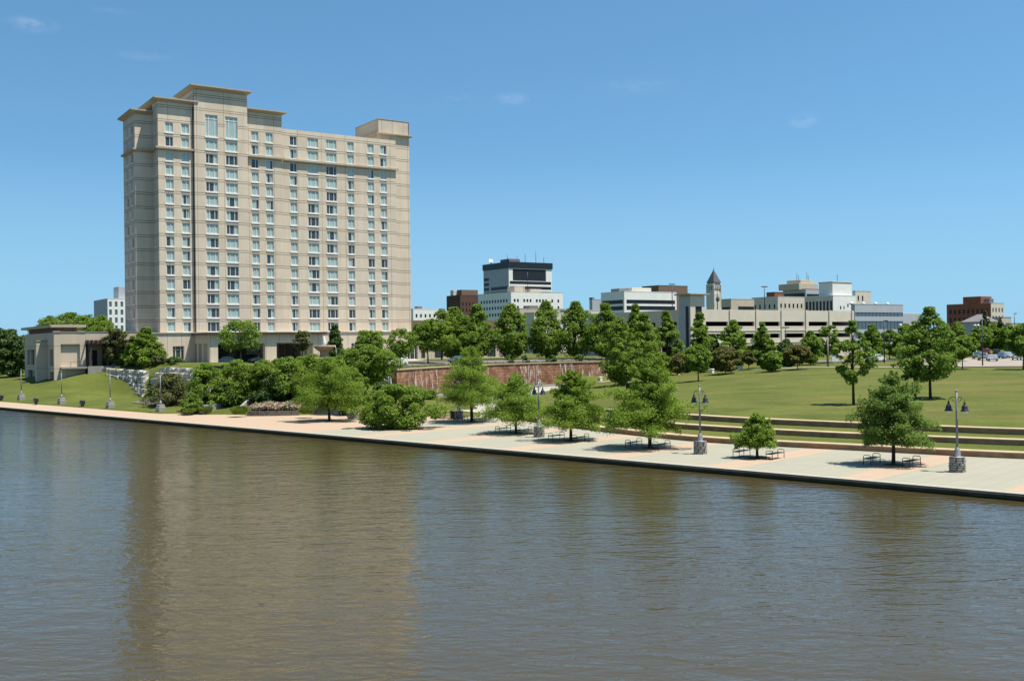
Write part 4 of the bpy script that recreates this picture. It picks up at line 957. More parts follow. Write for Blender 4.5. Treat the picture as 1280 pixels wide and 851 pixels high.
def crown_clumps(r, H, zb, rx, shape, n, k=1.0):
    """clump centres through an uneven crown; returns centres and radii"""
    cs, rs = [], []
    hh = (H - zb); ph = r.uniform(0, 6.28)
    while len(cs) < n:
        t = r.uniform(0.02, 1); th = r.uniform(0, 2 * math.pi)
        if shape == 'round': w = math.sqrt(max(0, 1 - (2 * t - .92) ** 2)) if t < .96 else .2
        elif shape == 'oval': w = (math.sin(math.pi * min(1, t ** .75)) ** .7) * .92 + .08
        elif shape == 'cone': w = (1 - t) ** .8 * .95 + .05 if t > .12 else .55 + t * 3.3
        elif shape == 'tear': w = (t / .3) ** .45 * .9 + .1 if t < .3 else max(.05, 1 - ((t - .3) / .7) ** 1.45 * .96)
        elif shape == 'vase': w = .35 + .65 * math.sin(math.pi * min(1, t * .8 + .1))
        elif shape == 'mound': w = math.sqrt(max(0, 1 - t * t))
        w *= 1 + .2 * math.sin(2 * th + 4 * t + ph) + .13 * math.sin(5 * th - 7 * t + 2 * ph) + r.normal(0, .11)
        q = r.uniform(.35, 1) ** .5
        cr = rx * r.uniform(.14, .34) * (1.15 - .35 * t) * k
        rr = max(0, rx * w - cr * .6) * q
        cs.append((rr * math.cos(th), rr * math.sin(th), zb + hh * t - cr * .3 * (t > .8))); rs.append(cr)
    return np.array(cs), np.array(rs)
def broadleaf(seed, H, zb, rx, shape='oval', n_cl=45, n_lf=4000, leaf=.3, lm='oak', stems=1, tr=None, k=1.0):
    r = np.random.default_rng(seed)
    cs, rs = crown_clumps(r, H, zb, rx, shape, n_cl, k)
    w = rs ** 1.6; k = r.choice(n_cl, n_lf, p=w / w.sum())
    u = unit(r.normal(0, 1, (n_lf, 3))); u[:, 2] = np.abs(u[:, 2]) * np.where(r.random(n_lf) < .8, 1, -.7)
    rad = rs[k][:, None] * (r.uniform(.3, 1, (n_lf, 1)) ** .45)
    ctr = cs[k] + u * rad * np.array([1, 1, .8])
    ctr[:, 2] = np.clip(ctr[:, 2], .05, H)
    out = unit(u + unit(ctr - np.array([0, 0, zb + (H - zb) * .4])) * .4)
    a, b = leaf_axes(n_lf, out, leaf * .62, leaf * .42, r)
    crown = leaves('crown', ctr, a, b, LF[lm])
    t = MB(); tr = tr or max(.07, H * .017)
    for s in range(stems):
        off = np.array([0, 0, 0]) if stems == 1 else np.array([math.cos(s * 2.4), math.sin(s * 2.4), 0]) * .25
        top = np.array([r.normal(0, .15) * rx * .4, r.normal(0, .15) * rx * .4, 0]) + off * 3
        split = zb + (H - zb) * .3
        pts = [off * 1 + [0, 0, -.25], off + [0, 0, .12], off * 1.2 + top * .2 + [0, 0, zb * .6 + .1], off * 1.5 + top * .5 + [0, 0, split], top + [0, 0, zb + (H - zb) * .85]]
        t.tube(pts, [tr * 1.5, tr * 1.08, tr * .92, tr * .7, tr * .15], 8)
        for i in r.choice(n_cl, min(n_cl, 12), replace=False):
            h = r.uniform(.75, 1.2) * zb + (cs[i][2] - zb) * .35
            limb_mesh(t, off * 1.3 + top * .3 + [0, 0, min(h, H * .8)], cs[i], tr * .42, tr * .1, r, .1)
    return crown, t.mesh('trunk', M['trunk'])
def cypress(seed, H, zb, rx, n_br=75, n_lf=9000, leaf=.3, lm='cypress', top=.07, dens=1.0):
    """feathery crown: branches leave the trunk in loose layers, each one a soft spray of fine leaves, tips drooping a little"""
    r = np.random.default_rng(seed); C = []; A = []; B_ = []; t = MB(); tr = max(.1, H * .019)
    lean = r.normal(0, .02, 2) * H; ph = r.uniform(0, 6.28, 3)
    t.tube([(0, 0, -.25), (0, 0, .1), (lean[0] * .3, lean[1] * .3, H * .35), (lean[0] * .7, lean[1] * .7, H * .7), (lean[0], lean[1], H * .95)], [tr * 1.7, tr * 1.15, tr * .8, tr * .45, tr * .1], 8)
    for i in range(n_br):
        f = (i + r.uniform(0, 1)) / n_br; z = zb + (H - zb) * (f ** 1.15) * .93
        th = i * 2.399 + r.normal(0, .4)
        prof = rx * (top + (1 - top) * (1 - f) ** .98) * r.uniform(.55, 1.15) * (1 + .16 * math.sin(2 * th + ph[0]) + .12 * math.sin(3 * th + ph[1] + 7 * f))
        if f < .10: prof *= .72 + 2.6 * f
        d = np.array([math.cos(th), math.sin(th), 0]); rise = .14 + .8 * f ** 1.5 + r.normal(0, .10)
        base = np.array([lean[0] * z / H, lean[1] * z / H, z]); tip = base + d * prof + np.array([0, 0, prof * rise])
        tip[2] = min(tip[2], H * .99)
        if r.random() < .6: limb_mesh(t, base, base * .3 + tip * .7, tr * .3 * (1.1 - f), .02, r, prof * .04, 3)
        m = max(16, int(n_lf / n_br * (prof / rx) ** 1.15 * 1.8 * dens))
        s = r.uniform(.10, 1.0, (m, 1)) ** .7
        side = np.array([-d[1], d[0], 0]); spread = (.08 + .40 * (1 - s) ** .5 * (s ** .3)) * prof
        pos = base * (1 - s) + tip * s + side * r.normal(0, .62, (m, 1)) * spread
        pos[:, 2:] += r.normal(0, 1, (m, 1)) * (.06 + .04 * prof) + np.sin(s * math.pi) * prof * .06 - (s ** 3) * prof * .08
        dirs = unit(d * .6 + side * np.sign(r.normal(0, 1, (m, 1))) * .7 + r.normal(0, .45, (m, 3)) - np.array([0, 0, .3]) * (.2 + s))
        up = unit(np.array([0, 0, .8]) + d * .3 + r.normal(0, .55, (m, 3))); wv = unit(np.cross(up, dirs)); q = r.uniform(.6, 1.35, (m, 1))
        C.append(pos); A.append(dirs * leaf * .7 * q); B_.append(wv * leaf * .24 * q)
    crown = leaves('crown', np.concatenate(C), np.concatenate(A), np.concatenate(B_), LF[lm])
    return crown, t.mesh('trunk', M['trunk'])
def plant(name, label, cat, pos, meshes, rz=0.0, sc=1.0, group=None, zs=None):
    t = thing(name, label, cat, pos, rz, group)
    t.scale = (sc, sc, zs or sc)
    for me_ in meshes:
        if me_ is not None: put(me_.name.split('.')[0], me_, t)
    return t
def sized(px, pybase, pytop, hw, z=None, pos=None):
    p = pos or (onz(px, pybase, z) if z is not None else ground(px, pybase)); Y = p.y
    H = at(px, pytop, Y).z - p.z; return p, H, hw * Y / FPX

# bald cypresses of the promenade
for i, (px, pb, ptop, hw, a_, s_, lab, n_lf) in enumerate([
    (412, 526, 446, 42, 81.4, 11.8, 'feathery cypress on the pink paving, beside the flower bed and the steps', 15000),
    (590, 527, 431, 47, 66.1, 20.6, 'tallest feathery cypress of the plaza, before the red waterfall wall', 18000),
    (644, 541, 468, 44, 51.8, 12.7, 'spreading feathery cypress with two benches, left of the lamp with the half hidden post', 15000),
    (713, 550, 460, 43, 42.1, 9.7, 'feathery cypress over two benches, just right of the lamp with the half hidden post', 16000),
    (812, 559, 447, 54, 32.5, 8.7, 'large layered cypress over two benches, left of the lamp in the middle of the plaza', 22000),
    (946, 572, 516, 28, 21.5, 7.4, 'smallest young cypress between two benches on the promenade', 8500),
    (1116.5, 580, 462, 52, 11.6, 9.3, 'big airy cypress at the right, left of the nearest lamp post', 22000)]):
    p = W(a_, s_); p = Vector((p.x, p.y, 0)); H = at(px, ptop, p.y).z; rx = hw * p.y / FPX * 1.3
    m = cypress(100 + i, H, H * (.20 if i != 5 else .24), rx, n_br=int(70 + H * 5), n_lf=int(n_lf * 3.2), leaf=.14, lm='cypress_far' if i == 6 else 'cypress', dens=.72 if i == 6 else 1.0)
    plant('cypress_tree', lab, 'tree', p, m, 0, 1.0, 'cypress trees along the promenade')
# tall row behind the waterfall: a few crowns shared, each tree its own thing
ov = [broadleaf(200 + k, 12.5, .5, 5.1 if k != 1 else 4.6, 'tear', 150, 15000, .33, 'oak') for k in range(4)]
rowpx = [(568, 384, 1.0, 'row tree behind the waterfall, third from the round dark tree at the hotel end'), (597, 380, 1.0, 'row tree behind the waterfall, before the left edge of the cream office block'), (639, 380, 1.06, 'row tree standing before the cream office block under the black and white tower'),
         (683, 377, 1.0, 'row tree right of the cream office block, between two wider neighbours'), (720, 377, .98, 'row tree with pointed top, before the low cream buildings'), (757, 379, .95, 'last slender row tree, before the left end of the striped white office block')]
for i, (px, ptop, k, lab) in enumerate(rowpx):
    Y = 236 - abs(px - 683) * .03; g = at(px, 440, Y); p = gz(g.x, g.y); H = at(px, ptop, Y).z - p.z
    plant('row_tree', lab, 'tree', p, ov[i % 4], i * 1.3, k * 1.03, 'tall oval trees in a row behind the waterfall', zs=H / 12.5)
p, H, rx = sized(535, 457, 400, 27, pos=gz(*at(535, 440, 205).xy)); plant('shade_tree', 'round dark tree above the left end of the waterfall wall', 'tree', p, broadleaf(220, H, H * .26, rx * 1.05, 'round', 60, 6500, .36, 'oak'))
p, H, rx = sized(552, 452, 388, 20, pos=gz(*at(552, 440, 228).xy)); plant('row_tree', 'row tree half hidden behind the round dark tree by the hotel', 'tree', p, broadleaf(221, H, H * .2, rx * 1.1, 'oval', 50, 4500, .4, 'oak'), group='tall oval trees in a row behind the waterfall')
# trees in the park: px, base y, top y, half width, depth or None, shape, bottom share, foliage, label
park = [
 (776, 482, 398, 27, None, 'tear', .05, 'oak', 5200, 'dense oval tree at the right end of the waterfall wall, beside the garden path'),
 (806, 478, 392, 25, None, 'tear', .05, 'oak', 5200, 'dense oval tree directly right of the one that ends the waterfall wall'),
 (833, 470, 389, 20, 225, 'tear', .05, 'oak', 4500, 'dense oval tree behind the big layered cypress, left of the stair tower'),
 (795, 458, 380, 16, 238, 'tear', .05, 'oak', 3500, 'slim tree with its tip showing between two dense oval trees'),
 (875, 470, 391, 18, 215, 'tear', .05, 'oak', 4500, 'upright tree directly in front of the stair tower'),
 (873, 476.5, 431, 16, None, 'round', .30, 'light', 3600, 'small light green lollipop tree on the lawn before the stair tower'),
 (852, 466, 440, 16, 214, 'round', .1, 'red', 2600, 'low dull reddish tree left of the small lollipop tree'),
 (907, 467.5, 434, 18, None, 'round', .15, 'red', 3400, 'bushy reddish brown tree at the lawn edge left of the garage bays'),
 (917, 460, 400, 20, 222, 'tear', .05, 'oak', 4000, 'upright green tree behind the bushy reddish brown tree'),
 (892, 462, 418, 13, 224, 'tear', .08, 'dark', 2600, 'dark slim tree squeezed between two green upright trees'),
 (936, 462.5, 438, 9, None, 'oval', .3, 'red', 1400, 'small thin rust coloured tree before the short red wall'),
 (953, 460, 403, 15, 222, 'tear', .05, 'oak', 3400, 'upright narrow tree in front of the second garage bay'),
 (966, 464.5, 439, 14, None, 'round', .08, 'light', 2800, 'short bright green bush like tree on the lawn edge'),
 (983, 461, 424, 16, 214, 'tear', .05, 'dark', 2800, 'dull dark green tree behind the short bright green tree'),
 (997, 462, 431, 15, None, 'round', .30, 'red', 2600, 'rounded rust brown tree on the lawn edge right of the bright bush tree'),
 (1013, 454, 414, 17, 222, 'tear', .08, 'light', 3000, 'light green tree before the fourth garage bay'),
 (1034, 452, 407, 14, 228, 'vase', .2, 'light', 1700, 'thin pale tree before the last garage bays'),
 (1067, 506, 401, 28, None, 'tear', .26, 'light', 2600, 'open crowned tree with thin straight trunk alone on the lawn'),
 (1163, 498.5, 384, 39, None, 'tear', .18, 'light', 5200, 'largest lawn tree with broad leafy crown left of the parked cars'),
 (1144, 497, 402, 24, None, 'tear', .2, 'light', 2600, 'thinner lawn tree partly merged with the largest lawn tree on its left'),
 (1203, 461.5, 420, 20, None, 'round', .42, 'light', 3000, 'small umbrella shaped tree at the lawn edge by the parked cars'),
 (1279, 462, 404, 22, None, 'oval', .3, 'light', 3600, 'tree cut off by the right edge of the picture beside the parking lot'),
 (1197, 452, 402, 20, 232, 'tear', .08, 'light', 2800, 'light tree behind the small umbrella shaped tree'),
 (1090, 450, 405, 17, 236, 'tear', .08, 'light', 2600, 'light tree in front of the glass building, behind the white van'),
 (1112, 448, 412, 16, 245, 'round', .15, 'light', 2600, 'round pale tree before the right half of the glass building'),
 (1132, 448, 405, 16, 250, 'round', .15, 'light', 2600, 'pale tree at the right corner of the glass building'),
 (1176, 447, 410, 18, 262, 'round', .15, 'oak', 2600, 'tree behind the largest lawn tree, toward the red brick building'),
 (1226, 440, 408, 16, 300, 'round', .15, 'light', 2600, 'tree behind the parked cars below the grey hipped roof'),
 (1243, 440, 404, 15, 305, 'round', .15, 'oak', 2600, 'darker tree behind the parked cars, right of the lot lamp post'),
 (1262, 440, 406, 16, 300, 'round', .15, 'light', 2600, 'tree behind the parked cars near the right edge'),
 (1232, 424, 388, 8, 360, 'tear', .05, 'dark', 1500, 'small dark tree standing against the red brick building'),
 (1251, 424, 396, 8, 360, 'tear', .05, 'dark', 1500, 'small dark tree at the cream corner of the red brick building'),
 # hotel grounds
 (301, 452, 401, 24, 186, 'vase', .42, 'light', 2300, 'light honey locust with open flat crown before the hotel entrance canopy'),
 (378, 450, 413, 10, 186, 'vase', .45, 'olive', 1100, 'tiny thin tree at the right end of the entrance canopy'),
 (419, 450, 406, 15, 192, 'cone', .08, 'dark', 3600, 'dark dense cone shaped tree right of the fountain'),
 (463, 452, 413, 19, 186, 'vase', .35, 'oak', 2600, 'irregular tree before the hotel base between fountain and waterfall'),
 (500, 458, 411, 16, 182, 'vase', .3, 'oak', 1700, 'sparse slim tree at the right corner of the hotel base'),
 (455, 500, 431, 33, 152, 'round', .25, 'oak', 8500, 'broad bright green multi stemmed tree left of the waterfall wall'),
 (183, 452, 409, 22, 200, 'cone', .04, 'oak', 4200, 'dark green conical tree above the stone blocks at the hotel corner'),
 (166, 452, 420, 13, 203, 'cone', .04, 'oak', 2600, 'smaller conical tree left of the tallest one above the stone blocks'),
 (146, 452, 411, 15, 205, 'vase', .1, 'olive', 2800, 'yellowish green tree at the end of the pergola'),
 (15, 476, 412, 20, 262, 'round', .02, 'dark', 5200, 'big dark tree at the left picture edge beside the pavilion'),
 (-4, 476, 408, 20, 275, 'round', .02, 'dark', 4200, 'dark tree cut by the left edge of the picture'),
 (62, 440, 395, 24, 330, 'round', .1, 'oak', 4600, 'left tree of the clump rising behind the pavilion roof'),
 (88, 440, 391, 27, 335, 'round', .1, 'oak', 4600, 'middle taller tree of the clump rising behind the pavilion roof'),
 (110, 440, 393, 24, 330, 'round', .1, 'oak', 4600, 'tree right of the middle one behind the pavilion roof'),
 (127, 440, 394, 22, 325, 'round', .1, 'oak', 4600, 'right tree of the clump before the white ribbed office block'),
]
for i, (px, pb, ptop, hw, Y, shp, zbf, lm, nl, lab) in enumerate(park):
    if Y: p = gz(*at(px, 440, Y).xy)
    else: p = ground(px, pb)
    H = at(px, ptop, p.y).z - p.z; rx = hw * p.y / FPX
    lf = min(.55, max(.26, p.y * .0021))
    plant('park_tree' if 100 < i or px > 700 else 'garden_tree', lab, 'tree', p, broadleaf(300 + i, H, max(.3, H * zbf), rx * (1.02 if px > 1000 else 1.12), shp, int(44 + nl / 60), int(nl * (1.7 if shp == 'vase' else 2.6)), lf * .78, lm, 3 if px == 455 else 1, None, .72 if px in (1067, 1144, 1163) else 1.0))
# distant tree line: a far-off wood that reads as one mass
fw = []
for i in range(230):
    x = rng.uniform(-1500, 1500); y = rng.uniform(640, 1100)
    fw.append((x, y, rng.uniform(6, 12)))
cc = []; ro_ = []
for x, y, h in fw:
    n = 90; q = unit(rng.normal(0, 1, (n, 3))); q[:, 2] = np.abs(q[:, 2]); q = q * rng.uniform(.6, 1, (n, 1)); cc.append(np.array([x, y, 4.4 + h * .25]) + q * np.array([h * .8, h * .8, h * .75])); ro_.append(q)
cc = np.concatenate(cc); ro_ = np.concatenate(ro_); a, b = leaf_axes(len(cc), ro_, 1.5, 1.1, rng)
tag(put('distant_wood', leaves('distant_wood', cc, a, b, LF['oak'])), kind='stuff')

# shrubs
shr = [
 (258, 511, 454, 24, 'light', 'mound', 5200, 'large rounded green shrub mass left of the ramp wall'), (297, 505, 449, 27, 'light', 'mound', 5200, 'tall rounded shrub above the ramp wall'),
 (330, 500, 450, 26, 'oak', 'mound', 5200, 'rounded shrub above the flower bed, left of its centre'), (362, 500, 446, 27, 'light', 'mound', 5200, 'tall bright shrub behind the flower bed, right of its centre'),
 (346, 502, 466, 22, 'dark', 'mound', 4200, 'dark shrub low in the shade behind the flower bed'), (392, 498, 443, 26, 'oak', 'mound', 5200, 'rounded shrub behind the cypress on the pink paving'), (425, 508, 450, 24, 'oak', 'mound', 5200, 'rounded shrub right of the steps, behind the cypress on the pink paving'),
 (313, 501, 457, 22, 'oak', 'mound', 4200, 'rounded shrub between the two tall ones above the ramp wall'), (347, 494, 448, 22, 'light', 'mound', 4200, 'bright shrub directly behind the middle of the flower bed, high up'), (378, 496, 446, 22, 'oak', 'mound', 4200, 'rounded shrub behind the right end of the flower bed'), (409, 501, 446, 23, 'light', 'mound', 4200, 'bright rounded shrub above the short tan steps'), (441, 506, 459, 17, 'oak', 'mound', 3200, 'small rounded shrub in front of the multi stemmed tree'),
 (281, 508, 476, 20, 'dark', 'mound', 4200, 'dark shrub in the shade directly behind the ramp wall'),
 (214, 506, 467, 28, 'olive', 'mound', 6000, 'dull olive shrub with airy twigs behind the lamp beside the stone blocks'), (240, 516, 491, 12, 'light', 'mound', 2400, 'small bright round shrub right of the lamp beside the stone blocks'),
 (477, 470, 445, 12, 'oak', 'mound', 2000, 'small round shrub at the left end of the waterfall wall'),
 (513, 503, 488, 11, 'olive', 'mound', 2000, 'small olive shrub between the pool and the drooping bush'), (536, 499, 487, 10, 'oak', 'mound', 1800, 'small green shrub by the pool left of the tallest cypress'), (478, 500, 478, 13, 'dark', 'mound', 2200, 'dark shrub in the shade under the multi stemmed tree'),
 (495, 534, 481, 46, 'oak', 'round', 13000, 'huge drooping dark green bush on the paving left of the tallest cypress'),
]
for i, (px, pb, ptop, hw, lm, shp, nl, lab) in enumerate(shr):
    if px == 495: p = W(66.5, 9.5); p = Vector((p.x, p.y, 0))
    else: p = ground(px, pb)
    H = at(px, ptop, p.y).z - p.z; rx = hw * p.y / FPX * 1.12
    plant('shrub', lab, 'shrub', p, broadleaf(500 + i, H, .15, rx, shp, 90 if px != 495 else 60, int(nl * 1.7), .2, lm, 3, .09), group=None)
hedge = []
for i, (px, py, Y, hw, ptop, lm, lab) in enumerate([(137, 462, 207, 8, 446, 'hedge', 'clipped hedge bush at the pergola end of the stone block wall'), (150, 462, 205, 9, 447.5, 'hedge', 'clipped hedge bush second from the pergola on the stone block wall'), (165, 463, 203, 10, 447, 'hedge', 'clipped hedge bush in the middle above the stone block wall'),
        (181, 464, 201, 10, 447.5, 'hedge', 'clipped hedge bush right of the middle above the stone block wall'), (199, 468, 197, 13, 444, 'olive', 'brownish twiggy shrub between the two stone block walls'), (218, 463, 194, 11, 446, 'hedge', 'low green shrub above the right stone block wall'), (190, 487, 188, 7, 470, 'oak', 'green climbing shrub in the gap between the stone block walls')]):
    p = gz(*at(px, py, Y).xy); H = max(.8, at(px, ptop, Y).z - p.z); rx = hw * Y / FPX
    plant('shrub', lab, 'shrub', p, broadleaf(540 + i, H, .15, rx, 'mound', 26, 2200, .26, lm, 3, .06))
for i, (px, lab) in enumerate([(596, 'left one of the paired small shrubs atop the waterfall wall'), (612, 'small shrub atop the waterfall wall right of the paired left one'), (652, 'small round shrub atop the waterfall wall before the row trees'), (671, 'small shrub atop the waterfall wall near its middle'), (700, 'small shrub atop the waterfall wall toward its right end'), (734, 'last small shrub atop the right end of the waterfall wall')]):
    j = min(range(len(WF)), key=lambda k: abs(640 + FPX * WF[k].x / WF[k].y - px)); n = normals(WF)[j]; q = WF[j] + n * 4; p = gz(q.x, q.y)
    plant('shrub', lab, 'shrub', p, broadleaf(560 + i, 1.9, .1, 1.3, 'mound', 14, 900, .26, 'hedge', 2, .05), group='small shrubs above the waterfall')
# ornamental grasses
def grass_clump(seed, H, rx, n=900):
    r = np.random.default_rng(seed); th = r.uniform(0, 6.28, n); q = r.uniform(0, 1, n) ** .6
    d = np.stack([np.cos(th) * q * .8, np.sin(th) * q * .8, np.ones(n)], 1); t = r.uniform(.25, .95, (n, 1))
    c = np.stack([np.cos(th) * q * rx * .55, np.sin(th) * q * rx * .55, np.zeros(n)], 1) + unit(d) * H * t
    a = unit(d + r.normal(0, .2, (n, 3))) * H * .16; w = unit(np.cross(a, r.normal(0, 1, (n, 3)))) * .035
    return leaves('blades', c, a, w, LF['grass'])
for i, (px, py, H, rx, lab) in enumerate([(299, 519.5, 1.25, 1.1, 'ornamental grass clump at the left end of the flower bed'), (384, 518.5, 1.1, 1.0, 'ornamental grass clump at the right end of the flower bed'), (236, 518, .7, .8, 'dry low grass tuft beside the lamp by the olive shrub'), (258, 515.5, .8, .9, 'low grass tuft in front of the ramp wall')]):
    p = ground(px, py); tag(put('ornamental_grass', grass_clump(600 + i, H, rx, 1500), None, p), lab, 'plant')

# ------------------------------------------------------------ waterfall wall
M['granite'] = mat('red_granite_wall', (0.36, 0.145, 0.062), 0.7, 0.3, 0.45, 0.55, col2=(0.46, 0.25, 0.15), bump=1.0, bscale=2.2)
def granite_extra(m):
    N, L = nodes(m); ax = axes(m)
    br = N.new('ShaderNodeTexBrick'); br.inputs['Scale'].default_value = 1; br.inputs['Brick Width'].default_value = 1.3; br.inputs['Row Height'].default_value = .55; br.inputs['Mortar Size'].default_value = .03
    br.inputs['Color1'].default_value = (1, 1, 1, 1); br.inputs['Color2'].default_value = (.62, .6, .58, 1); br.inputs['Mortar'].default_value = (.25, .22, .2, 1)
    cb = N.new('ShaderNodeCombineXYZ'); L.new(mathn(N, L, 'ADD', ax[0], ax[1]), cb.inputs[0]); L.new(ax[2], cb.inputs[1]); L.new(cb.outputs[0], br.inputs['Vector'])
    src, dst = base_in(m); x = N.new('ShaderNodeMixRGB'); x.blend_type = 'MULTIPLY'; x.inputs[0].default_value = .8; L.new(src, x.inputs[1]); L.new(br.outputs['Color'], x.inputs[2]); L.new(x.outputs[0], dst)
granite_extra(M['granite'])
WFN = normals(WF)
w = MB(); wall_strip(w, WF, -.15, 2.8, -.3, 4.75); wfall = w.build('waterfall_wall', M['granite'])
tag(wfall, 'long curved red granite wall with thin white streaks of falling water', 'wall')
w = MB(); wall_strip(w, WF, -.3, .5, 4.754, 4.92); w.build('cap', M['terr_cap'], wfall)
w = MB(); wall_strip(w, WF, .5, 3.1, 4.5, 4.86); tag(w.build('planted_strip', M['grass']), kind='structure')
m = bpy.data.materials.new('falling_water'); m.use_nodes = True; N, L = nodes(m); b = N['Principled BSDF']
b.inputs['Base Color'].default_value = (.62, .6, .58, 1); b.inputs['Roughness'].default_value = .5
c = N.new('ShaderNodeTexCoord'); mp = N.new('ShaderNodeMapping'); mp.inputs['Scale'].default_value = (2.2, 2.2, .35); L.new(c.outputs['Object'], mp.inputs[0]); nz = N.new('ShaderNodeTexNoise'); nz.inputs['Scale'].default_value = 1.6; nz.inputs['Detail'].default_value = 6; L.new(mp.outputs[0], nz.inputs[0])
mr = N.new('ShaderNodeMapRange'); mr.inputs[1].default_value = .5; mr.inputs[2].default_value = .68; mr.inputs[4].default_value = .8; L.new(nz.outputs['Fac'], mr.inputs[0]); L.new(mr.outputs[0], b.inputs['Alpha'])
M['fall'] = m
for i in range(2, len(WF) - 2, 1):
    if WF[i].x > 22: break
    if rng.random() < .85:
        p, n = WF[i], WFN[i]; t = Vector((-n.y, n.x)); wd_ = rng.uniform(.3, .95); a = p - n * .24 - t * wd_; b2 = p - n * .24 + t * wd_; h = rng.uniform(4.2, 4.7)
        f = MB(); f.add([(a.x, a.y, h), (b2.x, b2.y, h), (b2.x - n.x * .3, b2.y - n.y * .3, .3), (a.x - n.x * .3, a.y - n.y * .3, .3)], [(0, 1, 2, 3)]); f.build('cascade', M['fall'], wfall)
# basin of the waterfall and boulders on it
bs = MB(); pl = [WF[0] - WFN[0] * 7] + [p - n * 7 for p, n in zip(WF, WFN)][2:26]; wall_strip(bs, pl, 0, .5, -.3, .75)
tag(bs.build('basin_rim', M['ledgestone']), 'low grey stone rim of the pool at the foot of the waterfall', 'wall')
pw = MB(); a_ = [p - n * .3 for p, n in zip(WF, WFN)][2:26]; b_ = [p - n * 6.9 for p, n in zip(WF, WFN)][2:26]
pw.add([(p.x, p.y, .62) for p in a_] + [(p.x, p.y, .62) for p in b_], [(i, i + 1, len(a_) + i + 1, len(a_) + i)[::-1] for i in range(len(a_) - 1)]); tag(pw.build('pool', M['water']), kind='structure')
# railing on top
rl = thing('railing', 'thin dark metal railing along the top of the waterfall wall', 'fence', (0, 0, 0)); f = MB()
pl = [p + n * 3.4 for p, n in zip(WF, WFN)]
for q in pl[::1]:
    z = zt(q.x, q.y); f = MB(); f.tube([(q.x, q.y, z), (q.x, q.y, z + 1.15)], .035, 5); 
    f.build('post', M['black_metal'], rl)
f = MB()
for h in (1.12, .62, .2): f.tube([(q.x, q.y, zt(q.x, q.y) + h) for q in pl], .025, 5)
f.build('rails', M['black_metal'], rl)

# ------------------------------------------------------------ lamps of the promenade
M['mortar'] = mat('dark_mortar', (.13, .12, .105), .95)
def promenade_lamp():
    t = thing('street_lamp', '', 'street lamp', (0, 0, 0), QUAY)
    b = MB(); rr = random.Random(3)
    b.lathe([(.40, -.3), (.40, .96)], 20, mi=1)
    for k in range(6):
        n = 7; off = rr.random(); dr_ = rr.uniform(-.015, .02)
        for i in range(n):
            th = 2 * math.pi * (i + off) / n
            b.rock(((.43 + dr_) * math.cos(th), (.43 + dr_) * math.sin(th), k * .161), (.15 + rr.uniform(0, .04), .385, .125), th, .007, (1, 2, 1), rr)
    b.build('stone_base', [M['ledgestone'], M['mortar']], t)
    c = MB(); c.lathe([(.5, .97), (.51, .99), (.51, 1.03), (.26, 1.04), (.22, 1.08), (.2, 1.45), (.15, 1.52), (.12, 1.62), (.085, 1.66)], 16); c.build('collar', M['grey_metal'], t)
    p = MB(); p.tube([(0, 0, 1.55), (0, 0, 3.5), (0, 0, 5.45)], [.085, .075, .065], 10); p.lathe([(.08, 5.42), (.085, 5.48), (.045, 5.52), (.01, 5.54)], 10); p.build('pole', M['grey_metal'], t)
    for s in (-1, 1):
        a = MB(); a.tube([(0, 0, 4.95), (s * .16, 0, 5.06), (s * .36, 0, 5.04), (s * .5, 0, 4.92), (s * .53, 0, 4.74)], .024, 6); a.tube([(0, 0, 4.62), (s * .25, 0, 4.8), (s * .36, 0, 5.03)], .016, 5); a.build('arm', M['black_metal'], t)
        h = MB(); h.lathe([(.04, 4.76), (.07, 4.72), (.08, 4.56), (.14, 4.5), (.19, 4.4), (.2, 4.24), (.27, 4.16), (.28, 4.13), (.25, 4.12)], 16, (s * .53, 0)); h.build('lamp_shade', M['black_metal'], t)
        g = MB(); g.lathe([(.27, 4.119), (.26, 4.06), (.14, 4.0), (.02, 3.99)], 14, (s * .53, 0)); g.build('lamp_glass', M['lampglass'], t)
    return t
def plain_post():
    t = thing('lamp_post', '', 'lamp post', (0, 0, 0), QUAY)
    b = MB(); b.bbox(-.5, .5, -.5, .5, -.3, .62, .04); b.bbox(-.42, .42, -.42, .42, .623, .95, .04); b.build('base', M['concrete'], t)
    c = MB(); c.lathe([(.2, .953), (.2, 1.15), (.13, 1.25), (.1, 1.5)], 12); c.build('collar', M['grey_metal'], t)
    p = MB(); p.tube([(0, 0, 1.4), (0, 0, 5.1)], [.08, .06], 10); p.lathe([(.095, 5.08), (.1, 5.2), (.05, 5.26)], 10); p.build('pole', M['grey_metal'], t); return t
M['lampglass'] = mat('frosted_glass', (0.62, 0.63, 0.62), .2, .5, .02)
lamp0 = None
for i, (px, py, a_, s_, lab) in enumerate([(1197, 589, 6.6, 7.9, 'nearest and largest twin lamp post on a round stone base at the right'), (876, 567, 26.5, 7.2, 'twin lamp post on a stone base between the big layered cypress and the smallest cypress'), (674, 546, 46.9, 10.7, 'twin lamp post half hidden by foliage between two cypress trees, right of the plaza centre'), (574, 524, 70.1, 22.4, 'twin lamp post mostly hidden inside the tallest cypress, only its stone base showing clearly'),
        (214, 515, 113.4, 7.3, 'plain grey post in front of the olive shrub by the stone blocks'), (138, 511, 129.1, 7.7, 'plain grey post on the grass edge below the left stone block wall'), (79, 506, 146.6, 8.1, 'plain grey post on the grass edge before the pavilion, right of its pier'), (28, 502, 163.2, 8.4, 'leftmost plain grey post on the grass edge at the pavilion end')]):
    if lamp0 is None: lamp0 = o = promenade_lamp()
    elif i < 4: o = copy_tree(lamp0)
    elif i == 4: post0 = o = plain_post()
    else: o = copy_tree(post0)
    p = W(a_, s_); z = 0 if s_ < 6.5 or i < 4 else zt(p.x, p.y); o.location = (p.x, p.y, z); o['label'] = lab; o['group'] = 'twin lamp posts along the promenade' if i < 4 else 'plain posts along the grass bank'
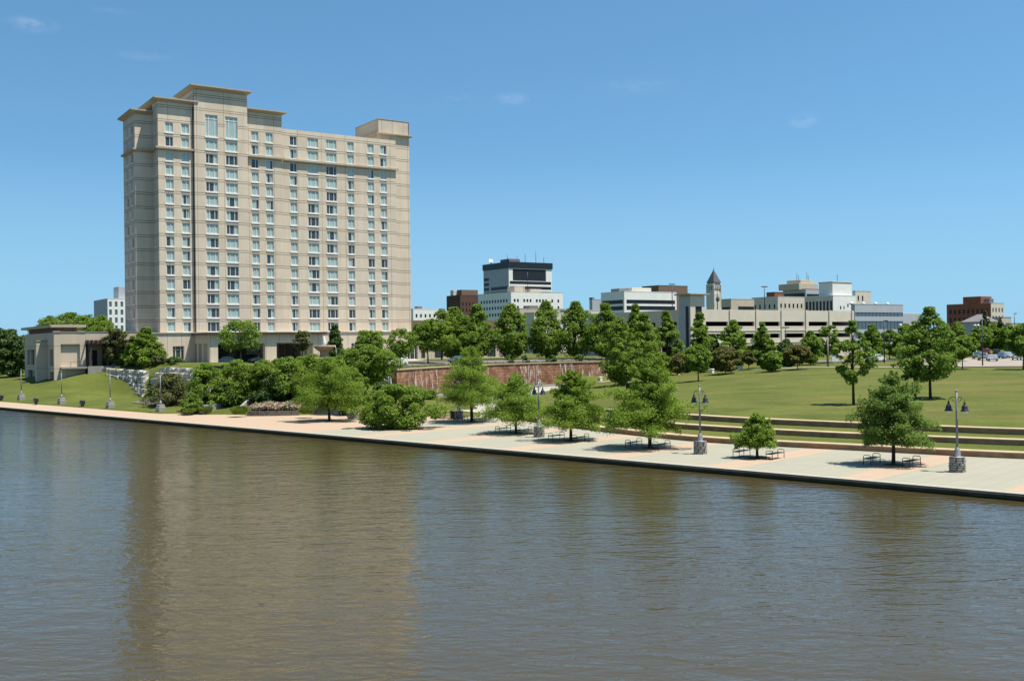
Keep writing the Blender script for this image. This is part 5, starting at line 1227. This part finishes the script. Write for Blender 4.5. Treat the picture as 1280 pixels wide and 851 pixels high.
# ------------------------------------------------------------ benches
def bench():
    t = thing('park_bench', '', 'bench', (0, 0, 0)); Lh, Wh = .85, .27
    s = MB()
    for k in range(7): y = -Wh + .04 + k * (2 * Wh - .08) / 6; s.box(-Lh + .03, Lh - .03, y - .034, y + .034, .425, .465)
    for x in (-.5, 0, .5): s.box(x - .025, x + .025, -Wh + .03, Wh - .03, .405, .428)
    s.build('seat', M['black_metal'], t)
    for sx in (-1, 1):
        e = MB(); x = sx * Lh; e.tube([(x, -Wh, 0), (x, -Wh, .6), (x, -Wh + .07, .68), (x, Wh - .07, .68), (x, Wh, .6), (x, Wh, 0)], .028, 6); e.tube([(x, -Wh, .42), (x, Wh, .42)], .024, 6); e.build('end_frame', M['black_metal'], t)
    return t
bench0 = None
for ta, ts, where in [(11.6, 9.3, 'the big airy cypress at the right'), (21.5, 7.9, 'the smallest cypress'), (32.5, 8.7, 'the large layered cypress'), (42.1, 9.7, 'the cypress just right of the half hidden lamp'), (51.8, 12.7, 'the cypress left of the half hidden lamp'), (66.1, 20.6, 'the tallest cypress')]:
    for sgn, side in ((1, 'left'), (-1, 'right')):
        if bench0 is None: bench0 = o = bench()
        else: o = copy_tree(bench0)
        p = W(ta + sgn * 1.45, ts - .35); o.location = (p.x, p.y, .0); o.rotation_euler.z = math.atan2(DS.y, DS.x) + sgn * .03
        o['label'] = 'black backless bench %s of %s' % (side, where); o['group'] = 'black benches along the promenade'
# dark planting pits under the promenade trees
for a_, s_ in [(81.4, 11.8), (66.1, 20.6), (51.8, 12.7), (42.1, 9.7), (32.5, 8.7), (21.5, 7.4), (11.6, 9.3)]:
    p = W(a_, s_); g = MB(); g.lathe([(.75, -.05), (.75, .012), (.02, .02)], 16, mi=0); tag(g.build('tree_pit', M['soil'], None, (p.x, p.y, 0)), kind='structure')
p = W(66.5, 9.5); g = MB(); g.lathe([(3.2, -.05), (3.2, .012), (.02, .04)], 20); tag(g.build('planting_bed', M['soil'], None, (p.x, p.y, 0)), kind='structure')

# ------------------------------------------------------------ limestone block walls
def block_wall(label, rows, seed):
    t = None; rr = random.Random(seed)
    for (x0, y0, Y0, x1, y1, Y1, h, d) in rows:
        a, b = at(x0, y0, Y0), at(x1, y1, Y1); L_ = (b - a).xy.length; ang = math.atan2(b.y - a.y, b.x - a.x)
        if t is None: t = thing('stone_block_wall', label, 'wall', (a.x, a.y, zt(a.x, a.y)))
        o = Vector(t.location); pos = 0
        while pos < L_ - .3:
            l = min(rr.uniform(1.1, 2.3), L_ - pos); q = a.lerp(b, (pos + l / 2) / L_)
            m_ = MB(); m_.rock((q.x - o.x + rr.uniform(-.15, .15), q.y - o.y + rr.uniform(-.15, .15), q.z - h - o.z + rr.uniform(-.1, .1)), (l - .05, d, h), ang + rr.uniform(-.06, .06), .12, (4, 2, 3), rr)
            m_.build('stone_block', M['stone'], t); pos += l
    return t
block_wall('left grey limestone block wall in rough courses above the grass mound', [
    (125, 459.5, 205, 184, 464, 193.5, 1.3, 1.5), (124, 467, 203.8, 184, 472, 192.3, 1.4, 1.5), (131, 475, 202.6, 184, 480.5, 191.1, 1.4, 1.5), (147, 479.5, 198.5, 184, 487, 190, 1.3, 1.5), (160, 488, 194.5, 184, 493, 189, 1.3, 1.6)], 5)
block_wall('right limestone block wall below the hotel forecourt, partly hidden by the olive shrub', [
    (201, 459.5, 190, 262, 461, 184, 1.3, 1.5), (196, 465.5, 188.9, 262, 468, 182.9, 1.4, 1.5), (192, 473, 187.8, 262, 476, 181.8, 1.4, 1.5), (196, 481, 186.2, 262, 484, 180.6, 1.4, 1.5), (236, 487, 172, 262, 489, 168, 1.1, 1.6)], 6)
for i, (px, py, sz, lab) in enumerate([(196, 500.5, (2.2, 1.2, .6), 'flat pale boulder on the grass left of the olive shrub'), (222, 503, (1.8, 1.0, .6), 'pale boulder under the olive shrub'), (327, 486, (2.2, 1.3, .9), 'pale boulder in the shade behind the flower bed, the left one'), (352, 487, (1.8, 1.2, 1.0), 'pinkish boulder behind the flower bed, the middle one'),
        (365, 493, (2.4, 1.6, 2.2), 'large upright grey boulder right behind the flower bed'), (484, 478, (1.8, 1.2, 1.0), 'boulder by the pool at the left end of the waterfall'), (492, 470, (2.2, 1.4, .9), 'flat topped boulder against the left end of the waterfall wall'), (441, 521, (1.2, .9, .8), 'rough boulder beside the steps at the pink paving')]):
    p = ground(px, py); b = MB(); b.rock((0, 0, -.2), sz, random.uniform(0, 1), .14, (3, 2, 3)); tag(b.build('boulder', M['stone'], None, p, random.uniform(0, 3)), lab, 'rock')

# flower bed with ramp wall, back wall and steps
M['planterstone'] = mat('dark_stacked_stone', (.20, .17, .145), .95, .1, .5, 5, bump=.6, bscale=5)
fb = thing('flower_bed', 'curved concrete planter full of pink flowers in front of the rounded shrubs', 'planter', (0, 0, 0))
A0, A1 = onz(309, 520, 0).xy, onz(374, 519, 0).xy
pl = resample([A0, A0.lerp(A1, .5) - DS * .9, A1], .8)
w = MB(); wall_strip(w, pl, 0, .35, -.1, .62); w.build('planter_wall', M['planterstone'], fb)
inn = [p + n * .35 for p, n in zip(pl, normals(pl))]; bk = [p + Vector((.25, 3.4)) for p in inn]
w = MB(); w.add([(p.x, p.y, .7) for p in inn] + [(p.x, p.y, 1.15) for p in bk], [(i, i + 1, len(inn) + i + 1, len(inn) + i) for i in range(len(inn) - 1)]); w.build('soil', M['soil'], fb)
n = 5200; i_ = rng.integers(0, len(inn) - 1, n); f_ = rng.random(n); q_ = rng.random(n)
P1 = np.array([[p.x, p.y] for p in inn]); P2 = np.array([[p.x, p.y] for p in bk])
e1 = P1[i_] * (1 - f_[:, None]) + P1[i_ + 1] * f_[:, None]; e2 = P2[i_] * (1 - f_[:, None]) + P2[i_ + 1] * f_[:, None]; xy = e1 * (1 - q_[:, None]) + e2 * q_[:, None]
zz = .75 + .45 * q_ + rng.uniform(.0, .45, n) + .12 * np.sin(xy[:, 0] * 2.3)
ctr = np.column_stack([xy, zz]); a, b = leaf_axes(n, np.tile([0, -.3, 1.0], (n, 1)), .13, .10, rng); put('flowers', leaves('flowers', ctr, a, b, LF['bloom']), fb)
a, b = leaf_axes(n, np.tile([0, -.3, 1.0], (n, 1)), .13, .07, rng); put('flower_leaves', leaves('flower_leaves', ctr + rng.normal(0, .12, ctr.shape) - [0, 0, .08], a, b, LF['hedge']), fb)
q0, q1 = onz(294, 518, 0), onz(322, 513.5, 0)
w = MB(); d = (q1 - q0).xy; nn = Vector((-d.y, d.x)).normalized() * .4; z1 = 2.6
w.add([(q0.x, q0.y, -.1), (q1.x, q1.y, -.1), (q1.x, q1.y, z1), (q0.x, q0.y, .25), (q0.x + nn.x, q0.y + nn.y, -.1), (q1.x + nn.x, q1.y + nn.y, -.1), (q1.x + nn.x, q1.y + nn.y, z1), (q0.x + nn.x, q0.y + nn.y, .25)], [(0, 1, 2, 3), (7, 6, 5, 4), (3, 2, 6, 7), (1, 5, 6, 2), (0, 3, 7, 4), (0, 4, 5, 1)])
tag(w.build('ramp_wall', M['concrete']), 'sloping grey concrete wedge wall at the left end of the flower bed', 'wall')
q0, q1 = onz(255, 518, 0), onz(296, 513, .0); w = MB(); wall_strip(w, resample([q0.xy, q1.xy], 1), 0, .4, -.1, 1.25)
tag(w.build('low_wall', M['concrete']), 'low grey concrete wall left of the wedge shaped ramp wall', 'wall')
q0, q1 = onz(322, 500, 1.0), onz(362, 499, 1.0); w = MB(); wall_strip(w, resample([q0.xy, q1.xy], 1), 0, .5, .2, 2.4)
bw = w.build('garden_wall', M['concrete']); tag(bw, 'shaded grey retaining wall directly behind the pink flowers', 'wall')
w = MB(); wall_strip(w, resample([q0.xy, q1.xy], 1), -.1, .6, 2.404, 2.55); w.build('cap', M['terr_cap'], bw)
def steps(label, px0, px1, py, n, z0=0.0, rise=.16, run=.38):
    a, b = onz(px0, py, z0), onz(px1, py, z0); d = (b - a).xy; L_ = d.length; ang = math.atan2(d.y, d.x)
    t = thing('stone_steps', label, 'steps', (a.x, a.y, z0), ang)
    for k in range(n): w = MB(); w.box(0, L_, k * run, n * run, k * rise - (.1 if k == 0 else 0), (k + 1) * rise); w.build('step', M['terr_cap'], t)
    for x in (-.35, L_ + .002):
        w = MB(); h = n * rise + .4; w.add([(x, -.2, -.1), (x + .345, -.2, -.1), (x + .345, n * run, -.1), (x, n * run, -.1), (x, -.2, .45), (x + .345, -.2, .45), (x + .345, n * run, h), (x, n * run, h)], [(0, 3, 2, 1), (4, 5, 6, 7), (0, 1, 5, 4), (1, 2, 6, 5), (2, 3, 7, 6), (3, 0, 4, 7)]); w.build('cheek_wall', M['concrete'], t)
    return t
steps('short flight of tan steps rising behind the cypress on the pink paving', 393, 421, 518.5, 8)
steps('broad tan steps left of the tallest cypress, by the waterfall pool', 542, 566, 523, 3)

# fountain before the hotel
p = at(405.5, 440, 187); g = gz(p.x, p.y); z0 = g.z
ft = thing('fountain', 'tiered stone fountain with white water jet in front of the hotel', 'fountain', g)
f = MB(); f.lathe([(3.2, -.3), (3.2, 1.5), (3.35, 1.52), (3.35, 1.68), (2.9, 1.68), (2.9, 1.3), (.02, 1.3)], 28); f.build('pool', M['terr_cap'], ft)
f = MB(); f.lathe([(1.0, 1.31), (1.0, 1.9), (.85, 2.0), (.8, 2.7), (1.0, 2.85), (1.3, 3.0), (1.9, 3.5), (2.0, 3.85), (1.8, 3.85), (1.5, 3.6), (.02, 3.55)], 28); f.build('bowl', M['terr_cap'], ft)
M['spray'] = mat('foaming_water', (.85, .87, .88), .4, .4, .03)
f = MB(); f.lathe([(.38, 3.56), (.36, 4.3), (.24, 4.9), (.1, 5.35), (.02, 5.5)], 14); f.build('water_jet', M['spray'], ft)
f = MB(); 
f.tube([(1.95, -.3, 3.84), (2.15, -.35, 3.3), (2.25, -.38, 1.5)], .05, 6); f.build('water_stream', M['spray'], ft)
f = MB(); f.tube([(-1.4, -1.4, 3.84), (-1.6, -1.6, 3.3), (-1.7, -1.7, 1.5)], .05, 6); f.build('water_stream', M['spray'], ft)
f = MB(); f.lathe([(2.88, 1.5), (.02, 1.51)], 24); f.build('pool_water', M['water'], ft)

# ------------------------------------------------------------ cars
def paint(name, c): 
    m = mat(name, c, .25, .6, .02); m.node_tree.nodes['Principled BSDF'].inputs['Coat Weight'].default_value = .6; return m
PAINT = {k: paint(k + '_car_paint', c) for k, c in dict(white=(.75, .75, .74), silver=(.42, .43, .44), grey=(.18, .19, .2), black=(.02, .02, .022), blue=(.05, .09, .17), red=(.28, .03, .025), green=(.10, .16, .14), beige=(.45, .40, .31)).items()}
M['tyre'] = mat('tyre_rubber', (.02, .02, .02), .9); M['rim'] = mat('alloy_rim', (.5, .5, .5), .35, .5, .05, metal=.8)
M['headlight'] = mat('headlight_glass', (.7, .7, .68), .15, .6, .02); M['taillight'] = mat('tail_light_glass', (.35, .02, .02), .2, .6, .02)
def car_meshes(kind):
    if kind == 'sedan':
        L_, Wd, Hh = 4.7, 1.8, 1.45; low = [(-2.35, .35), (-2.3, .72), (-2.1, .92), (-1.35, .98), (1.0, .98), (2.0, .82), (2.32, .62), (2.35, .35)]; up = [(-1.75, .965), (-1.15, 1.38), (-.6, 1.45), (.25, 1.43), (1.15, .97)]
    elif kind == 'van':
        L_, Wd, Hh = 5.0, 1.95, 1.8; low = [(-2.5, .38), (-2.5, 1.0), (-2.42, 1.12), (1.3, 1.12), (2.25, .95), (2.48, .72), (2.5, .38)]; up = [(-2.4, 1.11), (-2.2, 1.72), (-1.9, 1.82), (.2, 1.8), (.55, 1.72), (1.45, 1.11)]
    else:
        L_, Wd, Hh = 4.7, 1.85, 1.75; low = [(-2.35, .42), (-2.35, 1.0), (-2.28, 1.08), (1.0, 1.08), (2.1, 1.0), (2.32, .8), (2.35, .42)]; up = [(-2.25, 1.07), (-2.0, 1.64), (-1.7, 1.74), (.1, 1.72), (.4, 1.62), (1.15, 1.07)]
    def loft(prof, w0, w1, zlo, zhi, inset=0):
        vs = []; n = len(prof)
        for s in (-1, 1):
            for x, z in prof:
                f = (z - zlo) / max(.01, zhi - zlo); w = (w0 * (1 - f) + w1 * f) / 2 - inset; vs.append((x, s * w, z))
        fs = [tuple(range(n))[::-1][::-1], tuple(range(n, 2 * n))[::-1]] + [((i + 1) % n, i, n + i, n + (i + 1) % n) for i in range(n)]
        return vs, [f[::-1] for f in fs]
    b = MB(); zm = max(z for _, z in low); b.add(*loft(low, Wd, Wd * .94, .35, zm)); zu = max(z for _, z in up); b.add(*loft(up, Wd * .93, Wd * .74, zm - .01, zu))
    body = b.mesh('body', PAINT['white'])
    g = MB(); zb, zt_ = zm + .06, zu - .12
    xs0, xs1 = up[0][0], up[-1][0]; xr0, xr1 = up[1][0] + .1, up[-2][0] - .05
    wa, wb = Wd * .93 / 2 + .004, Wd * .76 / 2 + .012
    for s in (-1, 1):
        k = (xs0 + xs1) / 2 - .15
        for x0, x1, x2, x3 in [(xs0 + .35, k - .05, k - .05, xr0 + .15), (k + .05, xs1 - .35, xr1 - .05, k + .05)]: g.quad((x0, s * wa * .985, zb), (x1, s * wa * .985, zb), (x2, s * wb, zt_), (x3, s * wb, zt_))
    for xa, xb in ((xs1 - .08, xr1 + .12), (xs0 + .06, xr0 - .14)):
        o = .02 if xa > 0 else -.02
        g.quad((xa + o, -wa * .86, zb), (xa + o, wa * .86, zb), (xb + o, wb * .85, zt_), (xb + o, -wb * .85, zt_))
    glass = g.mesh('windows', M['glass'])
    wh = MB(); wh.lathe([(.2, -.11), (.33, -.1), (.34, 0), (.33, .1), (.2, .11)], 16); tyre = wh.mesh('wheel', M['tyre'])
    rm = MB(); rm.lathe([(.21, .112), (.19, .125), (.02, .13)], 12); rim = rm.mesh('rim', M['rim'])
    hl = MB(); x = low[-1][0]; hl.box(-.03, .03, -.2, .2, -.07, .07); head = hl.mesh('headlight', M['headlight']); tail = hl.mesh('tail_light', M['taillight'])
    return dict(body=body, glass=glass, wheel=tyre, rim=rim, head=head, tail=tail, low=low, W=Wd)
CM = {k: car_meshes(k) for k in ('sedan', 'van', 'suv')}
_bp = {}
def car(kind, col, label, pos, rz, group=None):
    t = thing('parked_car', label, 'van' if kind == 'van' else 'car', pos, rz, group); c = CM[kind]
    if (kind, col) not in _bp: me = c['body'].copy(); me.name = 'body'; me.materials.clear(); me.materials.append(PAINT[col]); _bp[kind, col] = me
    put('body', _bp[kind, col], t); put('windows', c['glass'], t)
    for sx in (-1, 1):
        for sy in (-1, 1):
            w = put('wheel', c['wheel'], t, (sx * 1.42, sy * (c['W'] / 2 - .08), .34)); w.rotation_euler.x = R_(-90 * sy); put('rim', c['rim'], w)
    for sy in (-1, 1):
        put('headlight', c['head'], t, (c['low'][-2][0] - .0, sy * c['W'] * .33, .68)); put('tail_light', c['tail'], t, (c['low'][1][0] - .0, sy * c['W'] * .36, .82))
    return t
lotz = .14
for i, (px, py, kind, col, rz, lab) in enumerate([
    (1096, 452.3, 'suv', 'white', GRID + .15, 'white off road car parked alone beyond the lawn, right of the lone thin tree'),
    (1241, 452, 'sedan', 'silver', GRID + 3.6, 'silver sedan at the front of the parking lot'), (1229, 451, 'suv', 'grey', GRID + 3.6, 'dark grey off road car left of the silver sedan, by the lamp post'), (1222, 449, 'suv', 'green', GRID + 3.6, 'dark green off road car at the left end of the front parking row'),
    (1252, 448.6, 'sedan', 'blue', GRID + 3.5, 'blue car right of the silver sedan'), (1259, 448, 'sedan', 'silver', GRID + 3.5, 'pale silver car second to the right of the front silver sedan'), (1265, 447.2, 'suv', 'black', GRID + 3.5, 'black off road car behind the pale silver ones'),
    (1271, 450.5, 'sedan', 'silver', GRID + .5, 'silver car partly behind the tree at the right edge'), (1277, 450.5, 'suv', 'white', GRID + .5, 'white car at the very right edge of the picture'), (1218, 445.4, 'sedan', 'white', GRID + .5, 'white car in the back row, leftmost one'), (1233, 444.8, 'van', 'red', GRID + .5, 'dark red van in the back row behind the lamp post'), (1246, 444.6, 'suv', 'black', GRID + .5, 'black car in the back row of the lot'), (1263, 444.4, 'van', 'blue', GRID + .5, 'dark blue van in the back row of the lot, at its right end')]):
    p = ground(px, py); car(kind, col, lab, p + Vector((0, 0, lotz if px > 1150 else .02)), rz, 'cars in the parking lot' if px > 1150 else None)
for px, off, kind, col, lab in [(549, 9, 'sedan', 'white', 'white car behind the left end of the waterfall wall'), (617, 9, 'sedan', 'blue', 'dark blue car behind the waterfall railing, under the row trees')]:
    j = min(range(len(WF)), key=lambda k: abs(640 + FPX * WF[k].x / WF[k].y - px)); q = WF[j] + WFN[j] * off; t = Vector((-WFN[j].y, WFN[j].x))
    car(kind, col, lab, gz(q.x, q.y) + Vector((0, 0, .12)), math.atan2(t.y, t.x), 'cars on the street behind the waterfall')
for x, y, kind, col, lab in [(11.0, -8.2, 'sedan', 'green', 'pale green car under the hotel entrance canopy, only its roof showing'), (18.6, -6.5, 'van', 'silver', 'silver minivan under the hotel entrance canopy')]:
    q = H0 + U * x + V * y; car(kind, col, lab, gz(q.x, q.y) + Vector((0, 0, .12)), GRID + math.pi * (x > 15))

# ------------------------------------------------------------ street furniture further back
def pole_lamp(label, px, pytop, Y, zbase=None, kind='box', heads=2, cat='street lamp'):
    q = at(px, pytop, Y); z0 = zt(q.x, q.y) if zbase is None else zbase; H = q.z - z0
    t = thing('lot_lamp', label, cat, (q.x, q.y, z0), GRID)
    p = MB(); p.tube([(0, 0, -.2), (0, 0, H)], [.13, .09], 8); p.build('pole', M['black_metal'], t)
    for s in ((-1, 1) if heads == 2 else (1,)):
        h = MB()
        if kind == 'box': h.bbox(min(s * .1, s * 1.0), max(s * .1, s * 1.0), -.28, .28, H - .1, H + .14, .04); h.build('lamp_head', M['black_metal'], t)
        else:
            h.tube([(0, 0, H - .5), (s * .5, 0, H - .35), (s * .75, 0, H - .1)], .05, 6); h.build('arm', M['black_metal'], t)
            g = MB(); g.lathe([(.12, H - .15), (.42, H + .02), (.5, H + .25), (.36, H + .5), (.05, H + .62)], 14, (s * .8, 0)); g.build('lamp_globe', M['lampglass'], t)
    return t
pole_lamp('roof deck lamp on the garage, before the striped white office block', 840, 355.5, 285, ztg - 1.3)
pole_lamp('roof deck lamp on the garage, in front of the bell tower shaft', 896.5, 362, 268, ztg - 1.3)
pole_lamp('tall roof deck lamp on the garage before the long cream building', 955.5, 358.5, 285, ztg - 1.3)
pole_lamp('black lamp post in front of the third garage bay', 982, 409.5, 240)
pole_lamp('black lot lamp before the glass building', 1105, 401, 225, heads=1)
pole_lamp('tall black lamp post among the parked cars', 1227.5, 400, 196, heads=1)
pole_lamp('twin globe lamp between the glass building and the largest lawn tree', 1128, 408, 262, kind='globe')
pole_lamp('twin globe lamp below the grey hipped roof', 1220.5, 408, 300, kind='globe')
pole_lamp('tall bare lamp post near the right edge skyline', 1268, 392, 330, heads=1)
q = at(1034.5, 421, 205); z0 = zt(q.x, q.y); t = thing('utility_pole', 'weathered wooden pole beside the white sign panel at the lawn edge', 'pole', (q.x, q.y, z0), GRID)
p = MB(); p.tube([(0, 0, -.3), (0, 0, q.z - z0)], [.17, .13], 8); p.build('pole', mat('weathered_wood', (.30, .27, .23), .9), t)
q = ground(1044, 455); t = thing('sign_panel', 'white blank sign panel on short posts beside the wooden pole', 'sign', q, GRID * .3)
p = MB(); p.box(-.75, .75, -.06, .06, .5, 1.95); p.box(-.85, .85, -.12, .12, 1.955, 2.1); p.build('panel', M['white'], t)
for x in (-.6, .6): p = MB(); p.box(x - .06, x + .06, -.05, .05, -.2, .498); p.build('leg', M['grey_metal'], t)
for px, py, lab in [(750.5, 476, 'white stone bollard on the garden path before the waterfall wall'), (848, 468.5, 'white stone bollard by the path behind the large layered cypress'), (890, 466.5, 'white stone bollard at the path left of the bushy reddish brown tree'), (925.5, 463, 'white stone bollard at the path right of the bushy reddish brown tree')]:
    p = ground(px, py); b = MB(); b.bbox(-.33, .33, -.33, .33, -.2, .72, .05); b.bbox(-.38, .38, -.38, .38, .723, .86, .04); tag(b.build('stone_bollard', M['whitec'], None, p, GRID), lab, 'bollard', 'stone bollards along the garden path')
for px, py, lab in [(45, 505, 'black floodlight box on the grass between the two left lamp posts'), (103, 508, 'dark green floodlight box on the grass between two lamp posts, right of the black one'), (1.5, 500.5, 'dark floodlight box on the grass at the left picture edge')]:
    p = ground(px, py); t = thing('floodlight', lab, 'floodlight', p, QUAY, 'floodlights on the grass bank')
    b = MB(); b.bbox(-.45, .45, -.25, .25, .3, .95, .06); b.build('housing', M['black_metal'], t); b = MB(); b.box(-.38, .38, .252, .27, .37, .88); b.build('lens', M['darkglass'], t)
    for x in (-.3, .3): b = MB(); b.box(x - .05, x + .05, -.1, .1, -.1, .298); b.build('leg', M['black_metal'], t)
p = onz(566, 523.5, 0); b = MB(); b.lathe([(.28, 0), (.33, .85), (.37, .87), (.37, .95), (.2, 1.05), (.02, 1.08)], 14); tag(b.build('litter_bin', M['black_metal'], None, p), 'black litter bin left of the stone lamp base by the tallest cypress', 'bin')
p = ground(785, 487); b = MB(); b.lathe([(.33, 0), (.38, 1.0), (.42, 1.02), (.42, 1.1), (.2, 1.25), (.02, 1.28)], 14); tag(b.build('litter_bin', M['black_metal'], None, p), 'dark litter bin on the lawn behind the large layered cypress', 'bin')
